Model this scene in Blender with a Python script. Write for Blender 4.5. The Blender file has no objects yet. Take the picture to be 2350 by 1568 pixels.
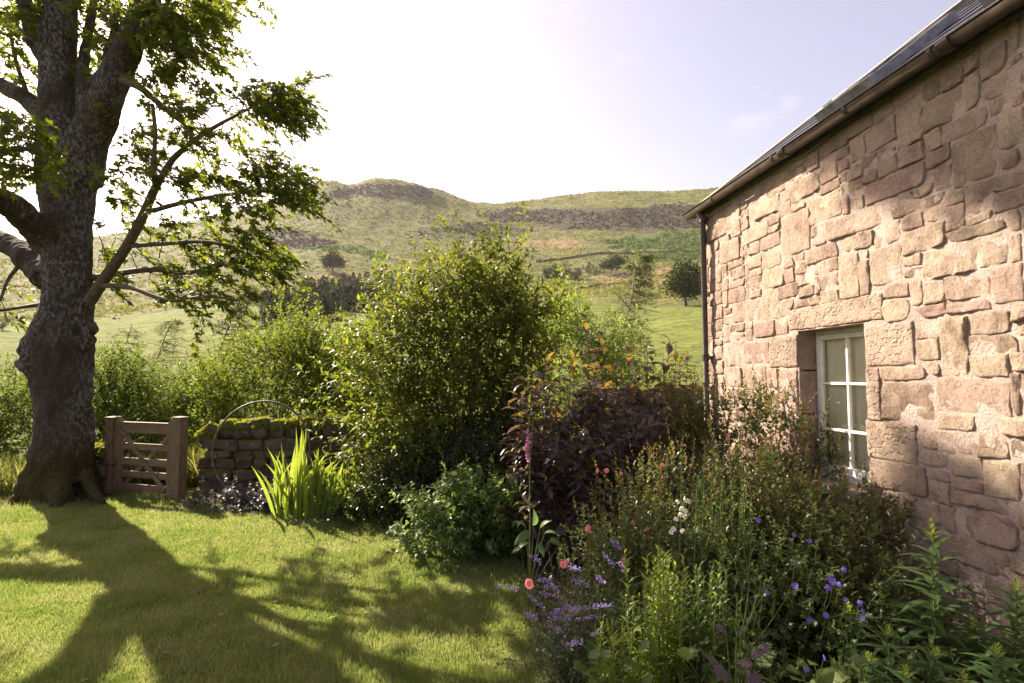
import bpy, math, random
import numpy as np
from mathutils import Vector, Matrix, noise

scene = bpy.context.scene
# ------------------------------------------------------------------ camera
FPX = 20.0 / 36.0 * 1024.0
YAW, PITCH, EYE = math.radians(6.6), math.radians(3.47), 1.75
FW0 = np.array([math.sin(YAW), math.cos(YAW), 0.0])
RT = np.array([math.cos(YAW), -math.sin(YAW), 0.0])
UPZ = np.array([0, 0, 1.0])
FWD = FW0 * math.cos(PITCH) + UPZ * math.sin(PITCH)
UPC = -FW0 * math.sin(PITCH) + UPZ * math.cos(PITCH)
EYEP = np.array([0, 0, EYE])
cam_data = bpy.data.cameras.new('camera')
cam_data.lens, cam_data.sensor_width = 20.0, 36.0
cam_data.clip_start, cam_data.clip_end = 0.05, 6000
cam = bpy.data.objects.new('camera', cam_data)
scene.collection.objects.link(cam)
cam.location = EYEP
cam.rotation_euler = Vector(FWD).to_track_quat('-Z', 'Y').to_euler()
scene.camera = cam

# ------------------------------------------------------------------ world, sun, exposure
SUN_AZ, SUN_EL = math.radians(39.4), math.radians(35.0)   # azimuth: west of +Y (towards -X)
SUNV = Vector((-math.sin(SUN_AZ) * math.cos(SUN_EL), math.cos(SUN_AZ) * math.cos(SUN_EL), math.sin(SUN_EL)))
scene.view_settings.view_transform = 'Standard'
scene.view_settings.look = 'None'
scene.view_settings.gamma = 1.0
scene.view_settings.exposure = 1.8
world = bpy.data.worlds.new('World')
scene.world = world
world.use_nodes = True
wn, wl = world.node_tree.nodes, world.node_tree.links
wn.clear()
w_out = wn.new('ShaderNodeOutputWorld')
w_bg = wn.new('ShaderNodeBackground')
w_sky = wn.new('ShaderNodeTexSky')
w_sky.sky_type = 'NISHITA'
w_sky.sun_disc = False
w_sky.sun_elevation = SUN_EL
w_sky.sun_rotation = -SUN_AZ
w_sky.altitude = 200
w_sky.air_density, w_sky.dust_density, w_sky.ozone_density = 1.0, 2.4, 1.0
w_bg.inputs[1].default_value = 0.08
w_tc = wn.new('ShaderNodeTexCoord')
w_map = wn.new('ShaderNodeMapping'); w_map.inputs['Scale'].default_value = (1, 1, 2.6)
w_n = wn.new('ShaderNodeTexNoise'); w_n.inputs['Scale'].default_value = 5.2; w_n.inputs['Detail'].default_value = 9; w_n.inputs['Roughness'].default_value = 0.6
w_r = wn.new('ShaderNodeValToRGB'); w_r.color_ramp.elements[0].position = 0.60; w_r.color_ramp.elements[1].position = 0.80
w_mul = wn.new('ShaderNodeMath'); w_mul.operation = 'MULTIPLY'; w_mul.inputs[1].default_value = 0.6
w_mix = wn.new('ShaderNodeMix'); w_mix.data_type = 'RGBA'; w_mix.blend_type = 'MIX'
w_mix.inputs['B'].default_value = (4.2, 3.8, 4.0, 1)
wl.new(w_tc.outputs['Generated'], w_map.inputs[0]); wl.new(w_map.outputs[0], w_n.inputs['Vector'])
wl.new(w_n.outputs['Fac'], w_r.inputs[0]); wl.new(w_r.outputs[0], w_mul.inputs[0])
w_t = wn.new('ShaderNodeMix'); w_t.data_type = 'RGBA'; w_t.blend_type = 'MULTIPLY'; w_t.inputs['Factor'].default_value = 1.0; w_t.inputs['B'].default_value = (.92, .78, .72, 1)
w_a = wn.new('ShaderNodeMix'); w_a.data_type = 'RGBA'; w_a.blend_type = 'ADD'; w_a.inputs['Factor'].default_value = 1.0; w_a.inputs['B'].default_value = (.80, .50, .52, 1)   # thin high veil of haze
wl.new(w_sky.outputs[0], w_t.inputs['A']); wl.new(w_t.outputs['Result'], w_a.inputs['A'])
wl.new(w_mul.outputs[0], w_mix.inputs['Factor']); wl.new(w_a.outputs['Result'], w_mix.inputs['A'])
wl.new(w_mix.outputs['Result'], w_bg.inputs[0]); wl.new(w_bg.outputs[0], w_out.inputs[0])
sun_data = bpy.data.lights.new('sun', 'SUN')
sun_data.energy, sun_data.angle, sun_data.color = 5.0, math.radians(0.6), (1.0, 0.86, 0.68)
sun = bpy.data.objects.new('sun', sun_data)
scene.collection.objects.link(sun)
sun.rotation_euler = (-SUNV).to_track_quat('-Z', 'Y').to_euler()
sun.location = (-20, 25, 30)
scene.cycles.max_bounces = 8
scene.cycles.diffuse_bounces = 4
scene.cycles.transmission_bounces = 6
scene.cycles.transparent_max_bounces = 8
scene.cycles.use_denoising = True
scene.cycles.sample_clamp_indirect = 6.0

# ------------------------------------------------------------------ photo pixel -> direction helpers (1024 x 683 px)
DS = 1024.0 / 2350.0            # pixels read off a 2350 px wide copy
def ray(u, v): return FWD + RT * (u - 512) / FPX + UPC * (341.5 - v) / FPX
def P(u, v, depth):
    r = ray(u, v); return EYEP + r * (depth / r.dot(FW0))
def Pd(x, y, depth): return P(x * DS, y * DS, depth)
def G(u, v, z=0.0):
    r = ray(u, v); return EYEP + r * ((z - EYE) / r[2])
def Gd(x, y, z=0.0): return G(x * DS, y * DS, z)
def CAM(x, depth, z=0.0): return FW0 * depth + RT * x + UPZ * z
def proj(p):
    q = np.asarray(p, float) - EYEP
    d = q @ FWD
    return 512 + FPX * (q @ RT) / d, 341.5 - FPX * (q @ UPC) / d

# ------------------------------------------------------------------ object helpers
COL = scene.collection
def tag(o, label=None, cat=None, group=None, kind=None):
    if label: o['label'] = label
    if cat: o['category'] = cat
    if group: o['group'] = group
    if kind: o['kind'] = kind
    return o
def thing(name, label, cat, loc=(0, 0, 0), rz=0.0, group=None):
    o = bpy.data.objects.new(name, None)
    o.empty_display_size = 0.1
    COL.objects.link(o)
    o.location = loc; o.rotation_euler = (0, 0, rz)
    return tag(o, label, cat, group)
def link(name, me, parent=None, loc=None, rot=None, scale=None):
    o = bpy.data.objects.new(name, me)
    COL.objects.link(o)
    if parent: o.parent = parent
    if loc is not None: o.location = loc
    if rot is not None: o.rotation_euler = rot
    if scale is not None: o.scale = (scale,) * 3 if not hasattr(scale, '__len__') else scale
    return o
def mesh_np(name, verts, faces, mat=None, smooth=False):
    """verts (n,3), faces (m,k) all of one size"""
    verts = np.asarray(verts, np.float32); faces = np.asarray(faces, np.int32)
    me = bpy.data.meshes.new(name)
    m, k = faces.shape
    me.vertices.add(len(verts)); me.vertices.foreach_set('co', verts.ravel())
    me.loops.add(m * k); me.loops.foreach_set('vertex_index', faces.ravel())
    me.polygons.add(m)
    me.polygons.foreach_set('loop_start', np.arange(0, m * k, k, dtype=np.int32))
    me.polygons.foreach_set('loop_total', np.full(m, k, np.int32))
    if smooth: me.polygons.foreach_set('use_smooth', np.ones(m, bool))
    me.update(calc_edges=True); me.validate()
    if mat: me.materials.append(mat)
    return me
class MB:
    """collects tri/quad pieces, builds ONE mesh"""
    def __init__(s): s.v = []; s.f = []
    def add(s, verts, faces):
        b = len(s.v); s.v.extend([tuple(map(float, p)) for p in verts]); s.f.extend([tuple(i + b for i in f) for f in faces])
    def box(s, lo, hi, M=None):
        x0, y0, z0 = lo; x1, y1, z1 = hi
        vs = [(x0,y0,z0),(x1,y0,z0),(x1,y1,z0),(x0,y1,z0),(x0,y0,z1),(x1,y0,z1),(x1,y1,z1),(x0,y1,z1)]
        if M is not None: vs = [tuple(M @ Vector(p)) for p in vs]
        s.add(vs, [(0,3,2,1),(4,5,6,7),(0,1,5,4),(1,2,6,5),(2,3,7,6),(3,0,4,7)])
    def tube(s, pts, rad, sides=6, cap=True):
        v, f = tube_arrays([(np.asarray(pts, float), np.asarray(rad, float))], sides)
        b = len(s.v); s.v.extend(map(tuple, v.tolist())); s.f.extend([tuple(int(i) + b for i in q) for q in f])
        if cap:
            n = len(pts)
            s.f.append(tuple(b + i for i in range(sides))[::-1]); s.f.append(tuple(b + (n - 1) * sides + i for i in range(sides)))
    def build(s, name, mat, parent=None, smooth=False, bevel=0.0, **kw):
        me = bpy.data.meshes.new(name)
        me.from_pydata(s.v, [], s.f); me.update()
        if smooth: me.polygons.foreach_set('use_smooth', np.ones(len(me.polygons), bool))
        me.materials.append(mat)
        o = link(name, me, parent, **kw)
        if bevel:
            m = o.modifiers.new('bevel', 'BEVEL'); m.width = bevel; m.segments = 2; m.limit_method = 'ANGLE'
        return o
def tube_arrays(paths, sides=4):
    """paths: list of (pts (n,3), radii (n)) -> verts, quads"""
    V, Fq, base = [], [], 0
    ang = np.arange(sides) * 2 * math.pi / sides
    ca, sa = np.cos(ang), np.sin(ang)
    for pts, rad in paths:
        n = len(pts)
        t = np.gradient(pts, axis=0); t /= np.linalg.norm(t, axis=1, keepdims=True) + 1e-9
        ref = np.array([0, 0, 1.0]) if abs(t[0][2]) < 0.9 else np.array([1.0, 0, 0])
        e1 = np.cross(t, ref); e1 /= np.linalg.norm(e1, axis=1, keepdims=True) + 1e-9
        e2 = np.cross(t, e1)
        ring = pts[:, None, :] + rad[:, None, None] * (ca[None, :, None] * e1[:, None, :] + sa[None, :, None] * e2[:, None, :])
        V.append(ring.reshape(-1, 3))
        i = np.arange(n - 1)[:, None] * sides; j = np.arange(sides)[None, :]; j2 = (j + 1) % sides
        Fq.append((np.stack([i + j, i + sides + j, i + sides + j2, i + j2], -1).reshape(-1, 4)) + base)
        base += n * sides
    return np.concatenate(V), np.concatenate(Fq)
def tubes_obj(name, paths, mat, parent=None, sides=4):
    v, f = tube_arrays(paths, sides)
    return link(name, mesh_np(name, v, f, mat, True), parent)
def curve_pts(p0, p1, n=5, sag=0.0, wob=0.0, rng=None):
    t = np.linspace(0, 1, n)[:, None]
    p = np.asarray(p0) * (1 - t) + np.asarray(p1) * t
    p[:, 2] += (sag * 4 * t * (1 - t))[:, 0]
    if wob and rng is not None: p[1:-1] += rng.normal(0, wob, (n - 2, 3))
    return p
def smooth_path(pts, n):
    pts = np.asarray(pts, float)
    d = np.r_[0, np.cumsum(np.linalg.norm(np.diff(pts, axis=0), axis=1))]; d /= d[-1]
    tt = np.linspace(0, 1, n); m = pts.shape[1]; out = np.zeros((n, m))
    tang = np.gradient(pts, d, axis=0)
    for k, t in enumerate(tt):
        i = min(max(np.searchsorted(d, t) - 1, 0), len(d) - 2); h = d[i + 1] - d[i]; s = (t - d[i]) / h
        out[k] = (2*s**3-3*s**2+1)*pts[i] + (s**3-2*s**2+s)*h*tang[i] + (-2*s**3+3*s**2)*pts[i+1] + (s**3-s**2)*h*tang[i+1]
    return out
def fbm(x, y, z, o=4): return noise.fractal(Vector((x, y, z)), 1.0, 2.0, o)

# ------------------------------------------------------------------ materials
def new_mat(name):
    m = bpy.data.materials.new(name); m.use_nodes = True
    n, l = m.node_tree.nodes, m.node_tree.links
    n.clear()
    out = n.new('ShaderNodeOutputMaterial')
    return m, n, l, out
def nd(n, t, **kw):
    x = n.new(t)
    for k, v in kw.items():
        if hasattr(x, k): setattr(x, k, v)
        else: x.inputs[k].default_value = v
    return x
def ramp(n, stops):
    r = n.new('ShaderNodeValToRGB'); e = r.color_ramp.elements
    while len(e) < len(stops): e.new(0.5)
    for i, (p, c) in enumerate(stops):
        e[i].position = p; e[i].color = (*c, 1) if len(c) == 3 else c
    return r
def mixc(n, l, fac, a, b, mode='MIX'):
    m = n.new('ShaderNodeMix'); m.data_type = 'RGBA'; m.blend_type = mode
    for s, x in (('Factor', fac), ('A', a), ('B', b)):
        if isinstance(x, (int, float)): m.inputs[s].default_value = x
        elif isinstance(x, tuple): m.inputs[s].default_value = (*x, 1)
        else: l.new(x, m.inputs[s])
    return m.outputs['Result']
def leaf_mat(name, cols, trans=0.45, tcol=None, rough=0.45, spec=0.5, hue=0.485, sat=1.12, val=2.1):
    """leaf: diffuse/gloss surface plus light coming through; colour varies leaf by leaf"""
    m, n, l, out = new_mat(name)
    g = n.new('ShaderNodeNewGeometry'); oi = n.new('ShaderNodeObjectInfo')
    a = nd(n, 'ShaderNodeMath', operation='ADD'); l.new(g.outputs['Random Per Island'], a.inputs[0]); l.new(oi.outputs['Random'], a.inputs[1])
    fr = nd(n, 'ShaderNodeMath', operation='FRACT'); l.new(a.outputs[0], fr.inputs[0])
    k = len(cols); cols = [tuple(min(.95, x * 1.2) if max(c) < .3 else x for x in c) for c in cols]
    r = ramp(n, [(i / max(k - 1, 1), c) for i, c in enumerate(cols)]); l.new(fr.outputs[0], r.inputs[0])
    p = n.new('ShaderNodeBsdfPrincipled')
    p.inputs['Roughness'].default_value = rough; p.inputs['Specular IOR Level'].default_value = spec * .5
    l.new(r.outputs[0], p.inputs['Base Color'])
    t = n.new('ShaderNodeBsdfTranslucent')
    hs = nd(n, 'ShaderNodeHueSaturation', Saturation=sat, Value=val); hs.inputs['Hue'].default_value = hue
    l.new(r.outputs[0], hs.inputs['Color'])
    if tcol: l.new(mixc(n, l, 0.5, hs.outputs[0], tcol), t.inputs['Color'])
    else: l.new(hs.outputs[0], t.inputs['Color'])
    mx = n.new('ShaderNodeMixShader'); mx.inputs[0].default_value = trans
    l.new(p.outputs[0], mx.inputs[1]); l.new(t.outputs[0], mx.inputs[2]); l.new(mx.outputs[0], out.inputs[0])
    return m
def plain_mat(name, col, rough=0.6, metal=0.0, spec=0.5, var=0.12, scale=12.0, bump=0.0, bscale=60.0, col2=None, stretch=(1, 1, 1)):
    m, n, l, out = new_mat(name)
    tc = n.new('ShaderNodeTexCoord'); mp = n.new('ShaderNodeMapping'); mp.inputs['Scale'].default_value = stretch
    l.new(tc.outputs['Object'], mp.inputs[0])
    nz = nd(n, 'ShaderNodeTexNoise', Scale=scale, Detail=6.0, Roughness=0.6); l.new(mp.outputs[0], nz.inputs['Vector'])
    c2 = col2 or tuple(min(1, c * (1 + 3 * var)) for c in col)
    r = ramp(n, [(0.3, tuple(c * (1 - var) for c in col)), (0.72, c2)]); l.new(nz.outputs[0], r.inputs[0])
    p = nd(n, 'ShaderNodeBsdfPrincipled', Roughness=rough, Metallic=metal); p.inputs['Specular IOR Level'].default_value = spec
    l.new(r.outputs[0], p.inputs['Base Color']); l.new(p.outputs[0], out.inputs[0])
    if bump:
        b = nd(n, 'ShaderNodeBump', Strength=bump, Distance=0.01)
        n2 = nd(n, 'ShaderNodeTexNoise', Scale=bscale, Detail=5.0); l.new(mp.outputs[0], n2.inputs['Vector'])
        l.new(n2.outputs[0], b.inputs['Height']); l.new(b.outputs[0], p.inputs['Normal'])
    return m

# ------------------------------------------------------------------ leaf templates (x width, y length, z upper face) - triangles
def tmpl_quad(w=0.3, fold=0.08, droop=0.1):
    v = [(0,0,0),(-w,.45,fold),(w,.45,fold),(0,1,-droop)]
    return np.array(v, float), np.array([(0,3,1),(0,2,3)])
def tmpl_leaf(w=0.3, fold=0.09, droop=0.18):
    v = [(0,0,0),(-w*.8,.28,fold),(-w,.5,fold*.8),(0,.5,.03),(w,.5,fold*.8),(w*.8,.28,fold),(0,1,-droop),(-w*.55,.78,-droop*.2),(w*.55,.78,-droop*.2)]
    f = [(0,3,1),(1,3,2),(0,5,3),(5,4,3),(2,3,7),(7,3,6),(3,4,8),(3,8,6)]
    return np.array(v, float), np.array(f)
def tmpl_long(w=0.08, arch=0.25, fold=0.02, seg=5, wide=0.4):
    v, f = [], []
    for i in range(seg + 1):
        t = i / seg
        ww = w * (math.sin(math.pi * min(1, (t * .94 + .06) ** (0.7 if wide < .5 else 1.2))) ** 0.8 if i < seg else 0.02)
        z = arch * (t * 0.9 - 1.5 * t * t)
        y = t * (1 - 0.15 * abs(arch) * t)
        v += [(-ww, y, z + fold), (0, y, z), (ww, y, z + fold)]
    for i in range(seg):
        a = i * 3; b = a + 3
        f += [(a,a+1,b),(a+1,b+1,b),(a+1,a+2,b+1),(a+2,b+2,b+1)]
    return np.array(v, float), np.array(f)
def tmpl_lobed(lobes=5, cut=0.5, droop=0.15, teeth=True):
    """palmate leaf, stalk at origin; unit length"""
    outl = []
    for k in range(lobes):
        a = math.radians(-118 + 236 * k / (lobes - 1))
        L = 0.62 - 0.20 * abs(k - (lobes - 1) / 2) / ((lobes - 1) / 2)
        if teeth: outl += [(a - 0.20, L * .74), (a, L), (a + 0.20, L * .74)]
        else: outl += [(a - .26, L * .9), (a, L), (a + .26, L * .9)]
        if k < lobes - 1: outl.append((a + math.radians(118 / (lobes - 1)), L * cut))
    v = [(0, .38, 0.03), (0, .22, 0)]
    for a, L in outl:
        x, y = math.sin(a) * L, .38 + math.cos(a) * L
        v.append((x, y, -droop * (L / .62) ** 2 + 0.05 * math.sin(9 * a)))
    n = len(outl); f = [(0, 2 + i + 1, 2 + i) for i in range(n - 1)] + [(0, 2, 1), (0, 1, 1 + n)]
    return np.array(v, float), np.array(f)
def tmpl_round(nv=11, cup=0.12, notch=0.75):
    v = [(0, .15, 0)]
    for i in range(nv * 2):
        a = -math.pi * .93 + 2 * math.pi * .93 * i / (nv * 2 - 1)
        L = .5 * (1 if i % 2 else .9)
        v.append((math.sin(a) * L, .45 + math.cos(a) * L, cup * (0.7 + .5 * math.cos(a * 7))))
    f = [(0, i + 2, i + 1) for i in range(nv * 2 - 1)]
    return np.array(v, float), np.array(f)
def unit(a): return a / (np.linalg.norm(a, axis=-1, keepdims=True) + 1e-9)
def leaves_arrays(tm, pos, axis, nrm, size):
    T, Fc = tm
    axis = unit(axis); nrm = unit(nrm - axis * np.sum(nrm * axis, -1, keepdims=True)); side = np.cross(axis, nrm)
    s = np.asarray(size)[:, None, None]
    V = pos[:, None, :] + s * (T[None, :, 0:1] * side[:, None] + T[None, :, 1:2] * axis[:, None] + T[None, :, 2:3] * nrm[:, None])
    Fa = Fc[None] + (np.arange(len(pos)) * len(T))[:, None, None]
    return V.reshape(-1, 3), Fa.reshape(-1, 3)
def leaves_mesh(name, tm, pos, axis, nrm, size, mat, smooth=False):
    v, f = leaves_arrays(tm, pos, axis, nrm, size); return mesh_np(name, v, f, mat, smooth)
def basis(axis, nrm):
    a = unit(np.asarray(axis)); n = unit(nrm - a * np.dot(nrm, a)); s = np.cross(a, n)
    return Matrix(((s[0], a[0], n[0]), (s[1], a[1], n[1]), (s[2], a[2], n[2])))
def leaf_objs(name, meshes, pos, axis, nrm, size, parent, org=(0, 0, 0)):
    """each leaf an object of its own, meshes shared; positions relative to the parent"""
    for i in range(len(pos)):
        o = bpy.data.objects.new(name, meshes[i % len(meshes)]); COL.objects.link(o); o.parent = parent
        M = (basis(axis[i], nrm[i]) * float(size[i])).to_4x4(); M.translation = Vector(pos[i] - np.asarray(org))
        o.matrix_local = M
def shoot_leaves(rng, P0, D, L, n, ang=1.0, droop=0.15, upb=0.5, sag=0.1, t0=0.12, taper=0.5, jit=0.18):
    N = len(P0); D = unit(D)
    k = np.arange(n)[None, :]; t = t0 + (1 - t0) * (k + rng.random((N, n)) * .6) / n
    pos = P0[:, None] + D[:, None] * (L[:, None] * t)[..., None]
    pos[..., 2] -= sag * L[:, None] * t ** 2
    ref = np.where(np.abs(D[:, 2:3]) < .9, np.array([[0, 0, 1.0]]), np.array([[1.0, 0, 0]]))
    e1 = unit(np.cross(D, ref)); e2 = np.cross(D, e1)
    az = 2.39996 * k + rng.random((N, 1)) * 6.28
    rad = np.cos(az)[..., None] * e1[:, None] + np.sin(az)[..., None] * e2[:, None]
    aa = ang * (1 - .55 * t)[..., None]
    ax = D[:, None] * np.cos(aa) + rad * np.sin(aa); ax = ax + rng.normal(0, jit, ax.shape); ax[..., 2] -= droop; ax = unit(ax)
    nr = D[:, None] * .6 + np.array([0, 0, upb]) + rng.normal(0, jit * 1.3, ax.shape)
    sz = (1 - taper * np.abs(t - .45) * 1.6) * rng.uniform(.75, 1.15, (N, n))
    f = lambda a: a.reshape(-1, 3)
    return f(pos), f(ax), f(nr), sz.reshape(-1)
def ell_points(rng, ells, n, shell=2.4, clumps=0, spread=.16):
    """points in a set of ellipsoids (cx,cy,cz,rx,ry,rz,weight), nearer the skin; plus outward direction"""
    E = np.array([e[:6] for e in ells], float); w = np.array([e[6] if len(e) > 6 else e[3]*e[4]*e[5] for e in ells], float); w /= w.sum()
    def draw(m):
        k = rng.choice(len(E), m, p=w)
        d = unit(rng.normal(0, 1, (m, 3))); r = rng.random((m, 1)) ** (1 / (3 * shell / 2.4))
        return E[k, :3] + d * r * E[k, 3:], unit(d / E[k, 3:])
    if not clumps: return draw(n)
    c, d = draw(clumps)
    j = rng.integers(0, clumps, n)
    off = rng.normal(0, 1, (n, 3)) * spread
    return c[j] + off, unit(d[j] + off * 1.5 / spread * .3)
# ================================================================== SETTING: ground, hill, lawn, bed
SKY_TAB = np.array([(-900,300),(-400,296),(-150,285),(0,278),(60,271),(110,260),(180,243),(244,224),(280,209),(305,197),(318,191),(330,188.5),(345,192),(352,191),(363,186.5),(375,183.5),(390,183),(405,184),(420,186.5),(440,192),(470,202),(495,203.5),(520,201),(560,197),(600,194),(630,194.5),(665,198),(700,199),(800,201),(1000,215),(1400,240),(2400,290)], float)
BASE_TAB = np.array([(-900,300),(-150,285),(0,278),(120,262),(240,228),(330,203),(420,203),(520,202),(600,196),(700,199),(1000,215),(1400,240),(2400,290)], float)
def tanel(v): return math.tan(PITCH - math.atan((v - 341.5) / FPX))
GT_R = np.array([0, 13, 20, 40, 70, 110, 177, 260, 341, 450, 560, 660, 760, 1000, 1500, 2000, 2600], float)
GT_G = np.array([0, 0, .0, .035, .10, .22, .39, .49, .57, .74, .90, 1.0, .98, .80, .45, .2, .08])
def smooth01(x): x = np.clip(x, 0, 1); return x * x * (3 - 2 * x)
def gfun(r): return np.interp(r, GT_R, GT_G)
GF_R = np.linspace(0, 1500, 1501); _g = gfun(GF_R); _k = np.exp(-np.linspace(-2, 2, 41) ** 2); _k /= _k.sum()
GF_G = np.convolve(np.pad(_g, 20, mode='edge'), _k, 'valid'); GF_G[:14] = 0
def hill_z(x, y):
    r = math.hypot(x, y)
    if r < 13: return 0.0
    cx = x * RT[0] + y * RT[1]; cy = x * FW0[0] + y * FW0[1]
    if cy > 0.15 * r: u = 512 + FPX * cx / cy
    else: u = 5000 if cx > 0 else -5000
    u = max(-890, min(2390, u))
    s, b = tanel(np.interp(u, SKY_TAB[:, 0], SKY_TAB[:, 1])), tanel(np.interp(u, BASE_TAB[:, 0], BASE_TAB[:, 1]))
    if cy < 0.3 * r: f = smooth01((cy / r + .9) / 1.2) * .8 + .2; s *= f; b *= f
    g = float(np.interp(r, GF_R, GF_G)) if r < 1500 else float(gfun(r))
    hump = float(smooth01((r - 470) / 190.0))
    k = g if r > 760 else 1.0
    z = r * (b * g + (s - b) * hump * k)
    # EYE offset so that angles are measured from the eye
    z += EYE * float(smooth01((r - 13) / 40.0))
    amp = smooth01((r - 25) / 200.0) * (1 - .75 * smooth01((r - 480) / 150.0))
    z += amp * (2.2 * fbm(x * .011, y * .011, 3.1, 4) + 5.5 * fbm(x * .0032 + 7, y * .0032, 8.2, 3))
    z += smooth01((r - 60) / 100.) * .5 * fbm(x * .07, y * .07, 1.1, 3)
    if r > 450: z += float(smooth01((r - 450) / 150)) * float(smooth01((s - b) / .02)) * 3.0 * fbm(x * .03, y * .03, 5.5, 4)
    return z
def hit_hill(u, v, r0=14.0, r1=1200.0):
    """where the view ray through a photo pixel meets the hillside"""
    d = ray(u, v); d = d / math.hypot(d[0], d[1]); r = r0
    while r < r1:
        p = EYEP + d * r
        if p[2] < hill_z(p[0], p[1]): break
        r *= 1.015
    p = EYEP + d * r
    return np.array([p[0], p[1], hill_z(p[0], p[1])])

def build_ground():
    az = np.radians(np.unique(np.round(np.concatenate([np.arange(-180, 180, 6.0), np.arange(-54, 60, 0.28)]), 3)))
    rr = np.concatenate([[0, 4, 8, 12, 14, 16], np.geomspace(18, 620, 130), np.linspace(630, 780, 14), np.geomspace(820, 2600, 14)])
    nA, nR = len(az), len(rr)
    V = np.zeros((nR, nA, 3)); heath = np.zeros((nR, nA)); brack = np.zeros((nR, nA)); pink = np.zeros((nR, nA))
    S = lambda L: [(a * DS, b * DS, c * DS, d * DS) for a, b, c, d in L]
    HE = S([(1080,530,110,17),(1210,497,90,15),(1400,497,200,17),(1520,515,110,16),(1330,520,60,7),(660,560,85,12),(640,538,75,8),(600,575,60,9),(900,436,95,13),(905,440,80,12),(740,446,40,6),(1560,480,70,9),(770,450,40,6),(730,558,40,5)])
    BR = S([(1480,560,95,15),(1560,545,60,18),(1540,592,70,9),(1590,570,60,25),(760,570,120,9),(640,600,60,18),(870,590,40,10)])
    PK = S([(760,636,110,9),(1460,640,120,20),(1560,620,50,14),(1250,560,120,14),(1100,600,60,8)])
    tot = lambda L, u, v: sum(np.exp(-(((u - a) / c) ** 2 + ((v - b) / d) ** 2)) for a, b, c, d in L)
    for i, r in enumerate(rr):
        for j, a in enumerate(az):
            x, y = r * math.sin(a + YAW), r * math.cos(a + YAW)
            V[i, j] = (x, y, hill_z(x, y) - 0.004)
    inb = (np.abs(az) < math.radians(55))
    q = V - EYEP; d = q @ FWD; d[d < 1] = 1
    u, v = 512 + FPX * (q @ RT) / d, 341.5 - FPX * (q @ UPC) / d
    ok = inb[None, :] & (rr[:, None] > 60)
    heath, brack, pink = [np.where(ok, np.clip(tot(L, u, v), 0, 1), .12) for L in (HE, BR, PK)]
    field = np.where(rr[:, None] + 0 * u < 290, np.clip(1 - (rr[:, None] - np.where(u < 300, 190, 140)) / 60, 0, 1), 0) + 0 * u
    F = []
    for i in range(nR - 1):
        a = i * nA + np.arange(nA); b = a + nA
        F.append(np.stack([a, np.roll(a, -1), np.roll(b, -1), b], -1))
    me = mesh_np('ground', V.reshape(-1, 3), np.concatenate(F), None, True)
    for nm, arr in (('heather', heath), ('bracken', brack), ('pinkgrass', pink), ('field', field)):
        at = me.attributes.new(nm, 'FLOAT', 'POINT'); at.data.foreach_set('value', arr.astype(np.float32).ravel())
    m, n, l, out = new_mat('hill_turf')
    tc = n.new('ShaderNodeTexCoord')
    def nz(sc, det=6.0, ro=.6, st=(1, 1, 1)):
        mp = n.new('ShaderNodeMapping'); mp.inputs['Scale'].default_value = st; l.new(tc.outputs['Object'], mp.inputs[0])
        x = nd(n, 'ShaderNodeTexNoise', Scale=sc, Detail=det, Roughness=ro); l.new(mp.outputs[0], x.inputs['Vector']); return x.outputs[0]
    def attr(nm):
        a = n.new('ShaderNodeAttribute'); a.attribute_name = nm; return a.outputs['Fac']
    n1, n2, n3 = nz(.012), nz(.09), nz(.5, 8, .7)
    base = ramp(n, [(.3, (.098,.118,.030)), (.5, (.140,.145,.042)), (.72, (.185,.165,.058))]); l.new(n1, base.inputs[0])
    c = mixc(n, l, .55, base.outputs[0], (.15,.15,.15), 'MIX')
    tuft = ramp(n, [(.40, (.30,.34,.28)), (.60, (1.45,1.38,1.25))]); l.new(n2, tuft.inputs[0])
    c = mixc(n, l, .8, base.outputs[0], tuft.outputs[0], 'MULTIPLY')
    fine = ramp(n, [(.42, (.22,.25,.20)), (.58, (1.6,1.55,1.35))]); l.new(n3, fine.inputs[0])
    c = mixc(n, l, .75, c, fine.outputs[0], 'MULTIPLY')
    def thresh(a, lo, hi, noi, amt):
        s = nd(n, 'ShaderNodeMath', operation='MULTIPLY_ADD'); s.inputs[1].default_value = amt; l.new(noi, s.inputs[0]); l.new(a, s.inputs[2])
        mr = nd(n, 'ShaderNodeMapRange'); mr.inputs['From Min'].default_value = lo; mr.inputs['From Max'].default_value = hi
        l.new(s.outputs[0], mr.inputs['Value']); return mr.outputs[0]
    nb0 = nd(n, 'ShaderNodeMapRange'); nb0.inputs['From Min'].default_value = .36; nb0.inputs['From Max'].default_value = .64
    l.new(nz(.03, 10, .78, (.55, 1, 1)), nb0.inputs['Value']); nb = nb0.outputs[0]
    fieldc = ramp(n, [(.3, (.120,.160,.024)), (.7, (.185,.212,.040))]); l.new(nz(.03), fieldc.inputs[0])
    fc = mixc(n, l, .45, fieldc.outputs[0], fine.outputs[0], 'MULTIPLY')
    c = mixc(n, l, 1.0, c, (.85,.85,.85), 'MULTIPLY')
    c = mixc(n, l, thresh(attr('field'), .6, 1.0, nb, .3), c, fc)
    pk = mixc(n, l, .6, (.26,.165,.095), fine.outputs[0], 'MULTIPLY')
    c = mixc(n, l, thresh(attr('pinkgrass'), .68, 1.0, nb, .6), c, pk)
    br = mixc(n, l, .9, (.062,.105,.028), fine.outputs[0], 'MULTIPLY')
    c = mixc(n, l, thresh(attr('bracken'), .70, .92, nb, .62), c, br)
    he = mixc(n, l, .9, (.034,.025,.027), fine.outputs[0], 'MULTIPLY')
    c = mixc(n, l, thresh(attr('heather'), .60, .78, nb, .7), c, he)
    p = nd(n, 'ShaderNodeBsdfPrincipled', Roughness=.95); p.inputs['Specular IOR Level'].default_value = .1
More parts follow.
